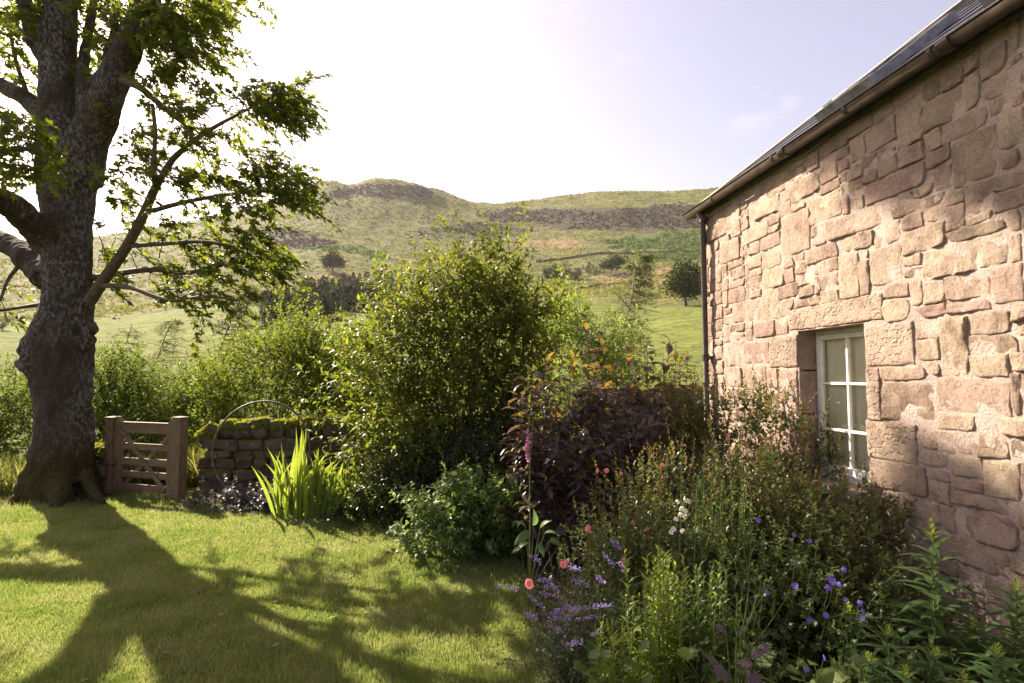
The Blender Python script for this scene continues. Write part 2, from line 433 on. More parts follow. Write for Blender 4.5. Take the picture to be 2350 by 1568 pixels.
    p.inputs['Sheen Weight'].default_value = .12; p.inputs['Sheen Roughness'].default_value = .5
    p.inputs['Sheen Tint'].default_value = (.9, .95, .5, 1)
    l.new(c, p.inputs['Base Color'])
    b = nd(n, 'ShaderNodeBump', Strength=1.0, Distance=1.6); l.new(n3, b.inputs['Height'])
    b2 = nd(n, 'ShaderNodeBump', Strength=.8, Distance=3.5); l.new(n2, b2.inputs['Height']); l.new(b.outputs[0], b2.inputs['Normal'])
    l.new(b2.outputs[0], p.inputs['Normal']); l.new(p.outputs[0], out.inputs[0])
    me.materials.append(m)
    global HILL; HILL = (V, heath, brack, pink, field, az, rr)
    return tag(link('ground', me), 'open grassy hillside with heather patches and bright fields behind the garden', kind='structure')
build_ground()

# rough hill vegetation standing on the slope: grass tussocks, heather, bracken
def hill_cover():
    V, he, br, pk, fi, az, rr = HILL; rng = np.random.default_rng(66)
    jj = np.where((az > math.radians(-44)) & (az < math.radians(22)))[0]; ii = np.where((rr > 95) & (rr < 700))[0]
    n = 120000; i = rng.integers(ii[0], ii[-1], n); j = rng.integers(jj[0], jj[-1], n); a, b = rng.random((2, n, 1))
    lerp = lambda A: (A[i, j] * (1 - a[:, 0]) + A[i + 1, j] * a[:, 0]) * (1 - b[:, 0]) + (A[i, j + 1] * (1 - a[:, 0]) + A[i + 1, j + 1] * a[:, 0]) * b[:, 0]
    p = (V[i, j] * (1 - a) + V[i + 1, j] * a) * (1 - b) + (V[i, j + 1] * (1 - a) + V[i + 1, j + 1] * a) * b
    r = np.hypot(p[:, 0], p[:, 1])
    nz_ = np.array([fbm(x * .028, y * .028, 2.2, 5) for x, y in p[:, :2]]); n2 = np.array([fbm(x * .11, y * .11, 7.2, 3) for x, y in p[:, :2]])
    H, B, F = lerp(he) + .55 * nz_ + .25 * n2, lerp(br) + .5 * nz_ + .3 * n2, lerp(fi)
    kind = np.where(H > .50, 1, np.where(B > .55, 2, 0)); keep = np.where(kind == 0, (n2 + .35 * nz_ > -.12) & (F < .3) & (rng.random(n) < .45), True)
    mats = [leaf_mat('moor_grass', [(.095,.115,.030), (.135,.145,.042), (.180,.170,.058), (.115,.132,.034)], .3, rough=.8, spec=.1, val=1.6),
            leaf_mat('heather', [(.040,.030,.032), (.060,.045,.046), (.075,.060,.045)], .15, rough=.9, spec=.1, val=1.3), leaf_mat('bracken', [(.045,.075,.022), (.065,.100,.030), (.085,.115,.034)], .3, rough=.8, spec=.1, val=1.6)]
    for k, (nm, lab) in enumerate((('moor_grass', 'coarse grass tussocks covering the open hillside'), ('heather', 'dark purple-brown heather patches on the hill'), ('bracken', 'dark green bracken patches on the slope by the cottage'))):
        s = keep & (kind == k); m = int(s.sum()); size = (rng.uniform(.45, 1.0, m) + r[s] * .0012) * (1.0, 1.15, 1.3)[k]
        ax = unit(np.array([0, 0, 1.0]) + rng.normal(0, .45, (m, 3))); q = p[s] - np.array([0, 0, .15])
        tag(link(nm, leaves_mesh(nm, tmpl_quad(.75, .15, .0), q, ax, rng.normal(0, 1, (m, 3)), size, mats[k])), lab, nm.replace('_', ' '), kind='stuff')
hill_cover()

# lawn outline (ground positions) : right border read along the flower bed
LAWN_EDGE = [Gd(*q)[:2] for q in [(430,1152),(520,1160),(610,1168),(700,1181),(830,1192),(950,1199),(1010,1228),(1080,1258),(1165,1275),(1215,1335),(1235,1430),(1300,1568)]]
LAWN_EDGE += [np.array([-.35, 2.2]), np.array([-.1, 1.0]), np.array([0.2, -3.0])]
_e = smooth_path(np.array(LAWN_EDGE), 70)
GATE_A, GATE_B = CAM(-6.03, 8.66), CAM(-4.76, 8.23)
LAWN_POLY = [tuple(p) for p in _e] + [(-15.0, -3.0), (-15.0, 8.3), tuple(CAM(-8.5, 9.0)[:2]), tuple(GATE_A[:2]), tuple(GATE_B[:2] + np.array([0, -.02]))]
LP = np.array(LAWN_POLY)
def in_poly(px, py, poly):
    c = np.zeros(len(px), bool); n = len(poly); j = n - 1
    for i in range(n):
        xi, yi = poly[i]; xj, yj = poly[j]
        k = ((yi > py) != (yj > py)) & (px < (xj - xi) * (py - yi) / (yj - yi + 1e-12) + xi); c ^= k; j = i
    return c
M_SOIL = plain_mat('soil', (.028,.020,.014), .95, var=.4, scale=30, bump=.8, bscale=70, spec=.1)
M_TURF = plain_mat('turf_base', (.045,.062,.022), .95, var=.35, scale=6, bump=.4, bscale=90, spec=.1, col2=(.085,.095,.04))
me = bpy.data.meshes.new('lawn'); me.from_pydata([(x, y, .004) for x, y in LAWN_POLY], [], [tuple(range(len(LAWN_POLY)))]); me.materials.append(M_TURF)
tag(link('lawn', me), 'mown garden lawn with dappled tree shade', kind='structure')
# flower bed: soil from the lawn edge to the house and walls, a little mounded
bed = [tuple(p) for p in _e] + [(3.3, -3.0), (3.3, 7.9), tuple(CAM(.5, 9.0)[:2]), tuple(CAM(-4.4, 8.85)[:2])]
from mathutils.geometry import tessellate_polygon
tri = tessellate_polygon([[Vector((x, y, 0)) for x, y in bed]])
me = bpy.data.meshes.new('flower_bed'); me.from_pydata([(x, y, .012) for x, y in bed], [], [tuple(t) for t in tri]); me.materials.append(M_SOIL)
tag(link('flower_bed', me), 'dark soil of the flower border along the house', kind='structure')

# mown grass blades
def blades(n, xy, h, w, rng, lean=.5):
    a = rng.random(n) * 6.28; la = rng.random(n) * 6.28; lm = rng.random(n) * lean * h
    hh = h * rng.uniform(.55, 1.2, n)
    p = np.zeros((n, 3, 3)); c, s = np.cos(a) * w * .5, np.sin(a) * w * .5
    p[:, 0, 0], p[:, 0, 1] = xy[:, 0] - c, xy[:, 1] - s
    p[:, 1, 0], p[:, 1, 1] = xy[:, 0] + c, xy[:, 1] + s
    p[:, 2, 0], p[:, 2, 1], p[:, 2, 2] = xy[:, 0] + np.cos(la) * lm, xy[:, 1] + np.sin(la) * lm, hh
    return p.reshape(-1, 3), np.arange(3 * n).reshape(-1, 3)
def lawn_grass():
    rng = np.random.default_rng(5)
    n = 1050000
    dep = 2.3 * (10.2 / 2.3) ** rng.random(n)             # denser near the viewer
    dep = np.where(rng.random(n) < .25, rng.uniform(2.2, 9.5, n), dep)
    x = np.where(rng.random(n) < .86, rng.uniform(-1.02, .45, n) * dep, rng.uniform(-2.2, -1.0, n) * dep)
    xy = FW0[None, :2] * dep[:, None] + RT[None, :2] * x[:, None]
    k = in_poly(xy[:, 0], xy[:, 1], LAWN_POLY); xy, dep = xy[k], dep[k]
    tr = np.hypot(*(xy - CAM(-6.5, 8.35)[:2]).T); k = tr > .62 + .3 * rng.random(len(tr)) + .35 * np.clip((CAM(-6.5, 8.35)[0] - xy[:, 0]) / .8, 0, 1); xy, dep, tr = xy[k], dep[k], tr[k]
    # soft unevenness of a mown lawn
    gx, gy = np.arange(-16, 4, .09), np.arange(-4, 11, .09)
    gn = np.array([[noise.noise(Vector((a * 1.7, b * 1.7, .3))) + .6 * noise.noise(Vector((a * 6, b * 6, 2.))) for b in gy] for a in gx])
    cl = gn[np.clip(((xy[:, 0] + 16) / .09).astype(int), 0, len(gx) - 1), np.clip(((xy[:, 1] + 4) / .09).astype(int), 0, len(gy) - 1)]
    h = (.036 + .020 * cl) * np.where(tr < 1.6, 1.6, 1.0)
    h = h * np.where(rng.random(len(xy)) < .06, 1.7, 1.0)
    v, f = blades(len(xy), xy, h, .0026 + .00085 * dep, rng, .9); v[:, 2] += .002
    M = leaf_mat('lawn_blade', [(.070,.106,.024), (.108,.148,.032), (.138,.166,.044), (.182,.178,.078), (.090,.130,.028)], .45, rough=.5, spec=.7, hue=.485, sat=1.05, val=2.5)
    n, l = M.node_tree.nodes, M.node_tree.links                       # worn, yellower patches in the turf
    rp = [x for x in n if x.type == 'VALTORGB'][0]; tc = n.new('ShaderNodeTexCoord')
    q = nd(n, 'ShaderNodeTexNoise', Scale=1.6, Detail=7.0, Roughness=.7); l.new(tc.outputs['Object'], q.inputs['Vector'])
    qr = ramp(n, [(.40, (.72,.85,.7)), (.52, (1,1,1)), (.66, (1.14,1.10,1.5))]); l.new(q.outputs[0], qr.inputs[0])
    tg = [(k.to_socket) for k in rp.outputs[0].links]; cc = mixc(n, l, 1.0, rp.outputs[0], qr.outputs[0], 'MULTIPLY')
    for s in tg: l.new(cc, s)
    o = link('lawn_grass', mesh_np('lawn_grass', v, f, M)); tag(o, 'short mown grass blades of the garden lawn', 'grass', kind='stuff')
    return M
M_BLADE = lawn_grass()
# ================================================================== HOUSE
WX = 3.4                                   # the garden wall of the house lies in the plane x = WX
def W(u, v, x=WX):
    r = ray(u, v); t = x / r[0]; p = EYEP + r * t; return p[1], p[2]
def R5(x, y): return ((1700 + x / 1.9605) * .4, (y / 1.9605) * .4)
def R6(x, y): return ((1740 + x / 2.09) * .4, (700 + y / 2.09) * .4)
GUT_X = WX - .135
GUT_Z = float(np.mean([W(*R5(110, 1015), GUT_X)[1], W(*R5(1300, 245), GUT_X)[1]]))
Y_CORNER = W(703.5, 300)[0]
WALL_TOP = GUT_Z + .03
WY0 = -4.0
OPN = [W(*R6(540, 470))[0], W(*R6(889, 470))[0], W(*R6(800, 1092))[1], W(*R6(737, 243))[1]]   # y far, y near, z sill, z head
def stone_mat():
    m, n, l, out = new_mat('sandstone')
    tc = n.new('ShaderNodeTexCoord'); oi = n.new('ShaderNodeObjectInfo')
    ad = nd(n, 'ShaderNodeVectorMath', operation='MULTIPLY_ADD'); ad.inputs[1].default_value = (37, 53, 71); l.new(oi.outputs['Random'], ad.inputs[0]); l.new(tc.outputs['Object'], ad.inputs[2])
    n1 = nd(n, 'ShaderNodeTexNoise', Scale=5.0, Detail=6.0, Roughness=.65); l.new(ad.outputs[0], n1.inputs['Vector'])
    n2 = nd(n, 'ShaderNodeTexNoise', Scale=38.0, Detail=6.0, Roughness=.7); l.new(ad.outputs[0], n2.inputs['Vector'])
    r0 = ramp(n, [(0, (.38,.285,.22)), (.25, (.49,.375,.295)), (.5, (.47,.345,.29)), (.72, (.52,.41,.31)), (.88, (.44,.305,.26)), (1, (.34,.26,.20))]); l.new(oi.outputs['Random'], r0.inputs[0])
    r1 = ramp(n, [(.28, (.52,.47,.42)), (.5, (1,1,1)), (.75, (1.18,1.15,1.1))]); l.new(n1.outputs[0], r1.inputs[0])
    c = mixc(n, l, .85, r0.outputs[0], r1.outputs[0], 'MULTIPLY')
    r2 = ramp(n, [(.30, (.35,.30,.26)), (.46, (1,1,1)), (.7, (1.1,1.08,1.05))]); l.new(n2.outputs[0], r2.inputs[0])
    c = mixc(n, l, .6, c, r2.outputs[0], 'MULTIPLY')
    p = nd(n, 'ShaderNodeBsdfPrincipled', Roughness=.92); p.inputs['Specular IOR Level'].default_value = .15
    l.new(c, p.inputs['Base Color'])
    n4 = nd(n, 'ShaderNodeTexNoise', Scale=13.0, Detail=8.0, Roughness=.72); l.new(ad.outputs[0], n4.inputs['Vector'])
    b0 = nd(n, 'ShaderNodeBump', Strength=1.0, Distance=.05); l.new(n4.outputs[0], b0.inputs['Height'])
    b = nd(n, 'ShaderNodeBump', Strength=1.0, Distance=.022); l.new(n2.outputs[0], b.inputs['Height']); l.new(b0.outputs[0], b.inputs['Normal'])
    n3 = nd(n, 'ShaderNodeTexNoise', Scale=120.0, Detail=3.0); l.new(ad.outputs[0], n3.inputs['Vector'])
    b2 = nd(n, 'ShaderNodeBump', Strength=.5, Distance=.004); l.new(n3.outputs[0], b2.inputs['Height']); l.new(b.outputs[0], b2.inputs['Normal'])
    l.new(b2.outputs[0], p.inputs['Normal']); l.new(p.outputs[0], out.inputs[0])
    return m
M_STONE = stone_mat()
def pecked_mat():
    m = M_STONE.copy(); m.name = 'pecked_sandstone'; n, l = m.node_tree.nodes, m.node_tree.links
    p = [x for x in n if x.type == 'BSDF_PRINCIPLED'][0]; tc = [x for x in n if x.type == 'TEX_COORD'][0]
    mp = n.new('ShaderNodeMapping'); mp.inputs['Scale'].default_value = (1, .8, 1.25); l.new(tc.outputs['Object'], mp.inputs[0])
    nz = nd(n, 'ShaderNodeTexNoise', Scale=22.0, Detail=1.5); l.new(mp.outputs[0], nz.inputs['Vector'])
    mr = nd(n, 'ShaderNodeMapRange'); mr.inputs['From Min'].default_value = .36; mr.inputs['From Max'].default_value = .45; l.new(nz.outputs[0], mr.inputs['Value'])
    b = nd(n, 'ShaderNodeBump', Strength=1.0, Distance=.014); l.new(mr.outputs[0], b.inputs['Height'])
    old = p.inputs['Normal'].links[0].from_socket; l.new(old, b.inputs['Normal']); l.new(b.outputs[0], p.inputs['Normal'])
    return m
M_PECK = pecked_mat()
def mortar_mat():
    m, n, l, out = new_mat('lime_mortar')
    tc = n.new('ShaderNodeTexCoord')
    n1 = nd(n, 'ShaderNodeTexNoise', Scale=3.0, Detail=7.0, Roughness=.65); l.new(tc.outputs['Object'], n1.inputs['Vector'])
    n2 = nd(n, 'ShaderNodeTexNoise', Scale=45.0, Detail=6.0, Roughness=.7); l.new(tc.outputs['Object'], n2.inputs['Vector'])
    r = ramp(n, [(.3, (.40,.31,.27)), (.55, (.52,.415,.365)), (.75, (.58,.48,.43))]); l.new(n1.outputs[0], r.inputs[0])
    r2 = ramp(n, [(.3, (.6,.55,.52)), (.5, (1,1,1))]); l.new(n2.outputs[0], r2.inputs[0])
    c = mixc(n, l, .6, r.outputs[0], r2.outputs[0], 'MULTIPLY')
    p = nd(n, 'ShaderNodeBsdfPrincipled', Roughness=.95); p.inputs['Specular IOR Level'].default_value = .1; l.new(c, p.inputs['Base Color'])
    b = nd(n, 'ShaderNodeBump', Strength=1.0, Distance=.03); l.new(n2.outputs[0], b.inputs['Height']); l.new(b.outputs[0], p.inputs['Normal'])
    l.new(p.outputs[0], out.inputs[0]); return m
M_MORTAR = mortar_mat()
M_IRON = plain_mat('painted_iron', (.045,.030,.025), .45, var=.35, scale=9, bump=.25, bscale=40, col2=(.085,.058,.046))
M_SLATE = plain_mat('slate', (.035,.038,.052), .38, var=.4, scale=8, bump=.3, bscale=40, col2=(.075,.075,.095))
M_WHITE = plain_mat('white_paint', (.74,.72,.65), .45, var=.07, scale=9, bump=.15, bscale=30)
M_BLIND = plain_mat('cream_blind', (.88,.80,.62), .9, var=.05, scale=4)
M_DARK = plain_mat('dark_interior', (.03,.028,.025), .9)
M_RIDGE = plain_mat('ridge_stone', (.46,.32,.22), .9, var=.2, scale=6, bump=.4)
M_LEAD = plain_mat('grey_flashing', (.22,.22,.24), .35, metal=.6, var=.2)
def glass_mat():
    m, n, l, out = new_mat('window_glass')
    g = nd(n, 'ShaderNodeBsdfGlossy', Roughness=.03); t = n.new('ShaderNodeBsdfTransparent'); t.inputs[0].default_value = (.95,.96,.94,1)
    f = nd(n, 'ShaderNodeFresnel', IOR=1.5); mx = n.new('ShaderNodeMixShader')
    l.new(f.outputs[0], mx.inputs[0]); l.new(t.outputs[0], mx.inputs[1]); l.new(g.outputs[0], mx.inputs[2]); l.new(mx.outputs[0], out.inputs[0]); return m
M_GLASS = glass_mat()

house = thing('stone_cottage', 'tan sandstone cottage wall with white window and slate roof', 'house', (WX, Y_CORNER, 0))
HO = np.array([WX, Y_CORNER, 0])
def hloc(v): return [tuple(np.array(p) - HO) for p in v]
class HB(MB):
    def build(s, name, mat, parent=house, **kw):
        s.v = hloc(s.v); return MB.build(s, name, mat, parent, **kw)
# mortar face with opening, other walls behind it
def mortar_wall():
    m = HB(); st = .05
    y0, y1, z0, z1 = OPN[1], OPN[0], OPN[2], OPN[3]
    ys = np.unique(np.concatenate([np.arange(1.0, y0, st), np.linspace(y0, y1, 16), np.arange(y1 + st, Y_CORNER, st), [Y_CORNER]]))
    zs = np.unique(np.concatenate([np.arange(-.1, z0, st), np.linspace(z0, z1, 22), np.arange(z1 + st, WALL_TOP, st), [WALL_TOP]]))
    V = [];
    for y in ys:
        for z in zs:
            V.append((WX - .0018 - .009 * fbm(y * 2.2, z * 2.2, 4, 3) - .010 * fbm(y * 8, z * 8, 1, 4), y, z))
    F = []; nz_ = len(zs)
    for i in range(len(ys) - 1):
        for j in range(nz_ - 1):
            cy, cz = (ys[i] + ys[i+1]) / 2, (zs[j] + zs[j+1]) / 2
            if y0 < cy < y1 and z0 < cz < z1: continue
            F.append((i*nz_+j, i*nz_+j+1, (i+1)*nz_+j+1, (i+1)*nz_+j))
    m.add(V, F)
    o = m.build('wall', M_MORTAR, smooth=True)
    k = HB()
    k.box((WX, WY0, -.1), (WX + .45, 1.0, WALL_TOP))               # the rest of this front, behind the viewer
    k.box((WX + .45, Y_CORNER - .5, -.1), (WX + 8.4, Y_CORNER, WALL_TOP)); k.box((WX + 8.4, WY0, -.1), (WX + 8.85, Y_CORNER, WALL_TOP))
    k.box((WX + .45, WY0, -.1), (WX + 8.4, WY0 + .5, WALL_TOP))
    k.box((WX + .02, y1 + .30, 0), (WX + .45, Y_CORNER - .01, WALL_TOP - .01)); k.box((WX + .02, 1.01, 0), (WX + .45, y0 - .30, WALL_TOP - .01))
    k.box((WX + .021, y0 - .30, z1 + .2), (WX + .449, y1 + .30, WALL_TOP - .01)); k.box((WX + .021, y0 - .30, 0), (WX + .449, y1 + .30, z0 - .12))
    k.build('wall_core', M_MORTAR)
    return o
wall = mortar_wall()

def stone_mesh(w, h, dep, seed, rough=1.0, corner=.02, mat=None):
    """one hewn stone: local y along the wall, z up, -x outward; rounded uneven face, irregular outline"""
    rng = random.Random(seed)
    def grid(L):
        k = min(22, max(2, int(round((L - .036) / .045)))); e = [0, .005, .018]
        return [x / L for x in e] + [(.018 + (L - .036) * i / k) / L for i in range(1, k)] + [1 - x / L for x in e[::-1]]
    ga, gb_ = grid(w), grid(h); ny, nz_ = len(ga) - 1, len(gb_) - 1
    sx = rng.uniform(-50, 50); V = []
    tilt_y, tilt_z = rng.uniform(-.035, .02) * rough, rng.uniform(-.04, .03) * rough
    cc = [rng.uniform(0, corner) if rng.random() < .5 else 0 for _ in range(4)]
    for i in range(ny + 1):
        for j in range(nz_ + 1):
            a, b = ga[i], gb_[j]
            y, z = (a - .5) * w, (b - .5) * h
            ed = min(min(a, 1 - a) * w, min(b, 1 - b) * h)
            y += .011 * fbm(sx + y * 7, z * 7, 2, 4) + .007 * fbm(sx + y * 30, z * 30, 12, 2); z += .009 * fbm(sx + y * 7, z * 7, 9, 4) + .007 * fbm(sx + y * 30, z * 30, 19, 2)
            for q, (qa, qb) in enumerate(((0,0),(1,0),(0,1),(1,1))):        # knocked corners
                d = math.hypot((a - qa) * w, (b - qb) * h)
                if d < .06: y += (1 - d / .06) * cc[q] * (1 if qa == 0 else -1); z += (1 - d / .06) * cc[q] * (1 if qb == 0 else -1)
            x = -dep * (0 if ed < .001 else .8 if ed < .008 else 1)
            x -= rough * (.010 * fbm(sx + y * 4, z * 4, 5, 4) + .009 * fbm(sx + y * 15, z * 15, 5, 5)) * (1 if ed > .001 else .2)
            x += y * tilt_y + z * tilt_z
            V.append((x, y, z))
    n1 = nz_ + 1; F = []
    for i in range(ny):
        for j in range(nz_): F.append((i*n1+j, i*n1+j+1, (i+1)*n1+j+1, (i+1)*n1+j))
    rim = [i*n1 for i in range(ny + 1)] + [ny*n1 + j for j in range(1, n1)] + [i*n1 + nz_ for i in range(ny - 1, -1, -1)] + [j for j in range(nz_ - 1, 0, -1)]
    b0 = len(V)
    for r in rim: V.append((.05, V[r][1], V[r][2]))
    k = len(rim)
    flat = [f for f in range(ny * nz_) if f // nz_ in (0, ny - 1) or f % nz_ in (0, nz_ - 1)]
    for i in range(k): F.append((rim[i], rim[(i+1) % k], b0 + (i+1) % k, b0 + i))
    me = bpy.data.meshes.new('stone'); me.from_pydata(V, [], F); me.update()
    sm = np.ones(len(F), bool); sm[flat] = False; sm[ny * nz_:] = False
    me.polygons.foreach_set('use_smooth', sm); me.materials.append(mat or M_STONE)
    return me
# stones read off the photograph: (left, right, top, bottom at mid) in two enlarged views
T5 = [(135,250,1035,1165),(195,300,1175,1290),(500,648,1030,1250),(620,790,955,1085),(900,1205,850,965),(1060,1200,490,690),(1210,1400,455,590),(1290,1490,560,680),(1330,1560,665,890),
      (1205,1625,1170,1330),(1080,1310,1110,1215),(780,880,1250,1430),(935,1085,1230,1390),(1100,1180,1255,1300),(970,1070,760,855),(720,1040,1035,1130),(785,950,1160,1232),(620,770,1195,1290),
      (1210,1310,1375,1465),(1320,1505,1345,1460),(1540,1690,1325,1480),(1575,1700,560,740),(400,500,1420,1540),(500,580,1385,1460),(585,665,1390,1465),(330,400,1420,1475),(240,325,1405,1480),
      (920,1045,600,740),(830,915,660,790),(690,780,770,870),(545,670,870,970),(1200,1300,1000,1075),(1540,1690,930,1020),(1400,1540,1040,1100),(300,440,1110,1180),(890,935,1270,1390),(700,770,1270,1320),
      (440,510,1070,1150),(560,620,1280,1350),(1240,1305,810,900),(340,490,985,1060),(1500,1620,470,560),(1100,1200,1310,1370)]
T6 = [(1000,1110,85,190),(1120,1200,15,105),(1145,1300,130,188),(975,1250,548,752),(985,1215,462,528),(905,1220,968,1090),(1182,1330,893,985),(1185,1450,790,905),(1335,1480,930,1025),
      (1150,1275,205,305),(1165,1278,315,430),(1282,1420,200,465),(1255,1655,515,700),(1270,1480,722,790),(1432,1670,152,282),(1466,1680,295,380),(1466,1650,402,470),(1492,1640,822,915),(1505,1714,965,1125),
      (1290,1370,1185,1320),(1385,1680,1215,1390),(250,380,315,430),(150,252,325,445),(305,405,232,300),(412,488,205,285),(345,440,42,188),(195,338,112,222),(445,538,15,98),(150,240,470,560),(245,375,470,560),
      (1050,1270,1130,1240),(1660,1714,540,700),(1390,1620,1130,1190),(1320,1400,440,500)]
PECK = [(490,985,108,238),(892,1150,226,450),(385,538,292,458),(900,1160,742,948),(897,970,458,732),(490,538,466,700)]
stones = []
for L, R in ((T5, R5), (T6, R6), (PECK, R6)):
    for xl, xr, yt, yb in L:
        cx, cyv = (xl + xr) / 2, (yt + yb) / 2
        ya, yb_ = W(*R(xl, cyv))[0], W(*R(xr, cyv))[0]
        zt, zb = W(*R(cx, yt))[1], W(*R(cx, yb))[1]
        stones.append([min(ya, yb_), max(ya, yb_), zb, zt, L is PECK])
# jamb stones stop exactly at the opening, lintel rests on it
CELL = .03
NY, NZ = int((Y_CORNER - 1.1) / CELL), int((WALL_TOP + .02) / CELL)
occ = np.zeros((NY, NZ), bool)
def rc(y0, y1, z0, z1): return max(0, int(round((y0 - 1.1) / CELL))), min(NY, int(round((y1 - 1.1) / CELL))), max(0, int(round(z0 / CELL))), min(NZ, int(round(z1 / CELL)))
a, b, c, d = rc(OPN[1], OPN[0], OPN[2], OPN[3]); occ[a:b, c:d] = True
keep = []
for s in sorted(stones, key=lambda s: -(s[4] * 10 + (s[1]-s[0])*(s[3]-s[2]))):
    a, b, c, d = rc(*s[:4])
    if b <= a or d <= c: continue
    if not s[4]:
        if occ[a:b, c:d].mean() > .12: continue
    occ[a:b, c:d] = True; keep.append(s)
rs = random.Random(11)
own = np.full((NY, NZ), -1, int); a, b, c, d = rc(OPN[1], OPN[0], OPN[2], OPN[3]); own[a:b, c:d] = -2
rects = []
for s in keep:
    r = list(rc(*s[:4])); rects.append(r + [s[4], s]); v = own[r[0]:r[1], r[2]:r[3]]; v[v == -1] = len(rects) - 1
for j in range(NZ):
    for i in range(NY):
        if own[i, j] != -1: continue
        mw, mh = rs.choice((6, 8, 10, 13, 17)), rs.choice((3, 4, 5, 5, 6, 7))
        w = 1
        while w < mw and i + w < NY and own[i + w, j] == -1: w += 1
        h = 1
        while h < mh and j + h < NZ and (own[i:i + w, j + h] == -1).all(): h += 1
        if w < 3 or h < 3: own[i, j] = -3; continue
        rects.append([i, i + w, j, j + h, False, None]); own[i:i + w, j:j + h] = len(rects) - 1
own[own == -3] = -1
for it in range(4):                                    # stones spread into what is left, so joints stay narrow
    for k, r in enumerate(rects):
        if r[4]: continue
        for side in range(4):
            i0, i1, j0, j1 = r[:4]
            if side == 0 and i0 > 0 and (own[i0 - 1, j0:j1] == -1).all(): own[i0 - 1, j0:j1] = k; r[0] -= 1
            if side == 1 and i1 < NY and (own[i1, j0:j1] == -1).all(): own[i1, j0:j1] = k; r[1] += 1
            if side == 2 and j0 > 0 and (own[i0:i1, j0 - 1] == -1).all(): own[i0:i1, j0 - 1] = k; r[2] -= 1
            if side == 3 and j1 < NZ and (own[i0:i1, j1] == -1).all(): own[i0:i1, j1] = k; r[3] += 1
keep = [r[5] if r[4] else [1.1 + r[0] * CELL, 1.1 + r[1] * CELL, r[2] * CELL, r[3] * CELL, False] for r in rects]
for q, (y0, y1, z0, z1, pk) in enumerate(keep):
    g = .002 if pk else rs.uniform(.001, .007)
    w, h = y1 - y0 - 2 * g, z1 - z0 - 2 * g
    if w < .03 or h < .03: continue
    dep = rs.uniform(.005, .018) if not pk else .017
    me = stone_mesh(w, h, dep, q, .5 if pk else rs.choice((.7, 1.0, 1.4, 1.9, 2.3)), .004 if pk else .02, M_PECK if pk else M_STONE)
    o = link('lintel' if (pk and w > 1) else 'stone', me, wall, loc=(0, (y0 + y1) / 2 - Y_CORNER, (z0 + z1) / 2))
    if not pk: o.rotation_euler = (rs.uniform(-.03, .03), 0, 0)
# reveal stones on the far side of the opening
zz = [OPN[2] - .1, W(*R6(585, 880))[1], W(*R6(585, 705))[1], W(*R6(585, 472))[1], OPN[3] + .04]
for k in range(4):
    m = HB(); m.box((WX - .002, OPN[0] - .001, zz[k] + .006), (WX + .30, OPN[0] + .22, zz[k+1] - .006)); m.build('jamb_stone', M_STONE, bevel=.008)
    m = HB(); m.box((WX - .002, OPN[1] - .22, zz[k] + .006), (WX + .30, OPN[1] + .001, zz[k+1] - .006)); m.build('jamb_stone', M_STONE, bevel=.008)
m = HB(); m.box((WX - .004, OPN[1] - .05, OPN[3] + .001), (WX + .32, OPN[0] + .05, OPN[3] + .2)); m.build('lintel_soffit', M_STONE)
m = HB(); m.box((WX - .045, OPN[1] - .06, OPN[2] - .09), (WX + .30, OPN[0] + .06, OPN[2] + .005)); m.build('window_sill', M_STONE, bevel=.008)
# window
FX = WX + .18
win = thing('window', None, None); win.parent = house; win.location = (FX - WX, OPN[1] - Y_CORNER, OPN[2])
OW, OH = OPN[0] - OPN[1], OPN[3] - OPN[2]
def wb(name, lo, hi, mat=M_WHITE, bev=.003):
    m = MB(); m.box(lo, hi); return m.build(name, mat, win, bevel=bev)
fr = .04
wb('frame', (0, 0, 0.006), (.07, fr, OH)); wb('frame', (0, OW - fr, 0.006), (.07, OW, OH)); wb('frame', (.001, fr, OH - fr), (.069, OW - fr, OH)); wb('frame', (.001, fr, .006), (.069, OW - fr, fr + .01))
s0 = fr + .004; sw = .045; sx0, sx1 = -.018, .035
wb('sash_stile', (sx0, s0, fr + .014), (sx1, s0 + sw, OH - fr - .004)); wb('sash_stile', (sx0, OW - s0 - sw, fr + .014), (sx1, OW - s0, OH - fr - .004))
wb('sash_rail', (sx0 + .001, s0 + sw, OH - fr - .004 - sw), (sx1 - .001, OW - s0 - sw, OH - fr - .005)); wb('sash_rail', (sx0 + .001, s0 + sw, fr + .015), (sx1 - .001, OW - s0 - sw, fr + .015 + .085))
gz0, gz1 = fr + .1, OH - fr - .004 - sw; gy0, gy1 = s0 + sw, OW - s0 - sw
b1, b2 = W(*R6(775, 541), FX)[1] - OPN[2], W(*R6(775, 788), FX)[1] - OPN[2]
gb = .024
wb('glazing_bar', (sx0 + .004, (gy0 + gy1) / 2 - gb / 2, gz0), (sx1 - .006, (gy0 + gy1) / 2 + gb / 2, gz1))
zs_ = [gz0] + sorted(z for z in (b2, b1) if gz0 + .06 < z < gz1 - .06) + [gz1]
for z in zs_[1:-1]: wb('glazing_bar', (sx0 + .006, gy0, z - gb / 2), (sx1 - .008, gy1, z + gb / 2))
for i in range(2):
    for j in range(len(zs_) - 1):
        ya = gy0 if i == 0 else (gy0 + gy1) / 2 + gb / 2; yb = (gy0 + gy1) / 2 - gb / 2 if i == 0 else gy1
        m = MB(); m.add([(.012, ya, zs_[j]), (.012, yb, zs_[j]), (.012, yb, zs_[j+1]), (.012, ya, zs_[j+1])], [(0, 3, 2, 1)]); m.build('pane', M_GLASS, win)
m = MB(); nb = 24
m.add([(.055 + .006 * math.sin(k * 1.9), OW * k / nb, z) for z in (0, OH) for k in range(nb + 1)], [(k, nb + 1 + k, nb + 2 + k, k + 1) for k in range(nb)]); m.build('blind', M_BLIND, win, smooth=True)
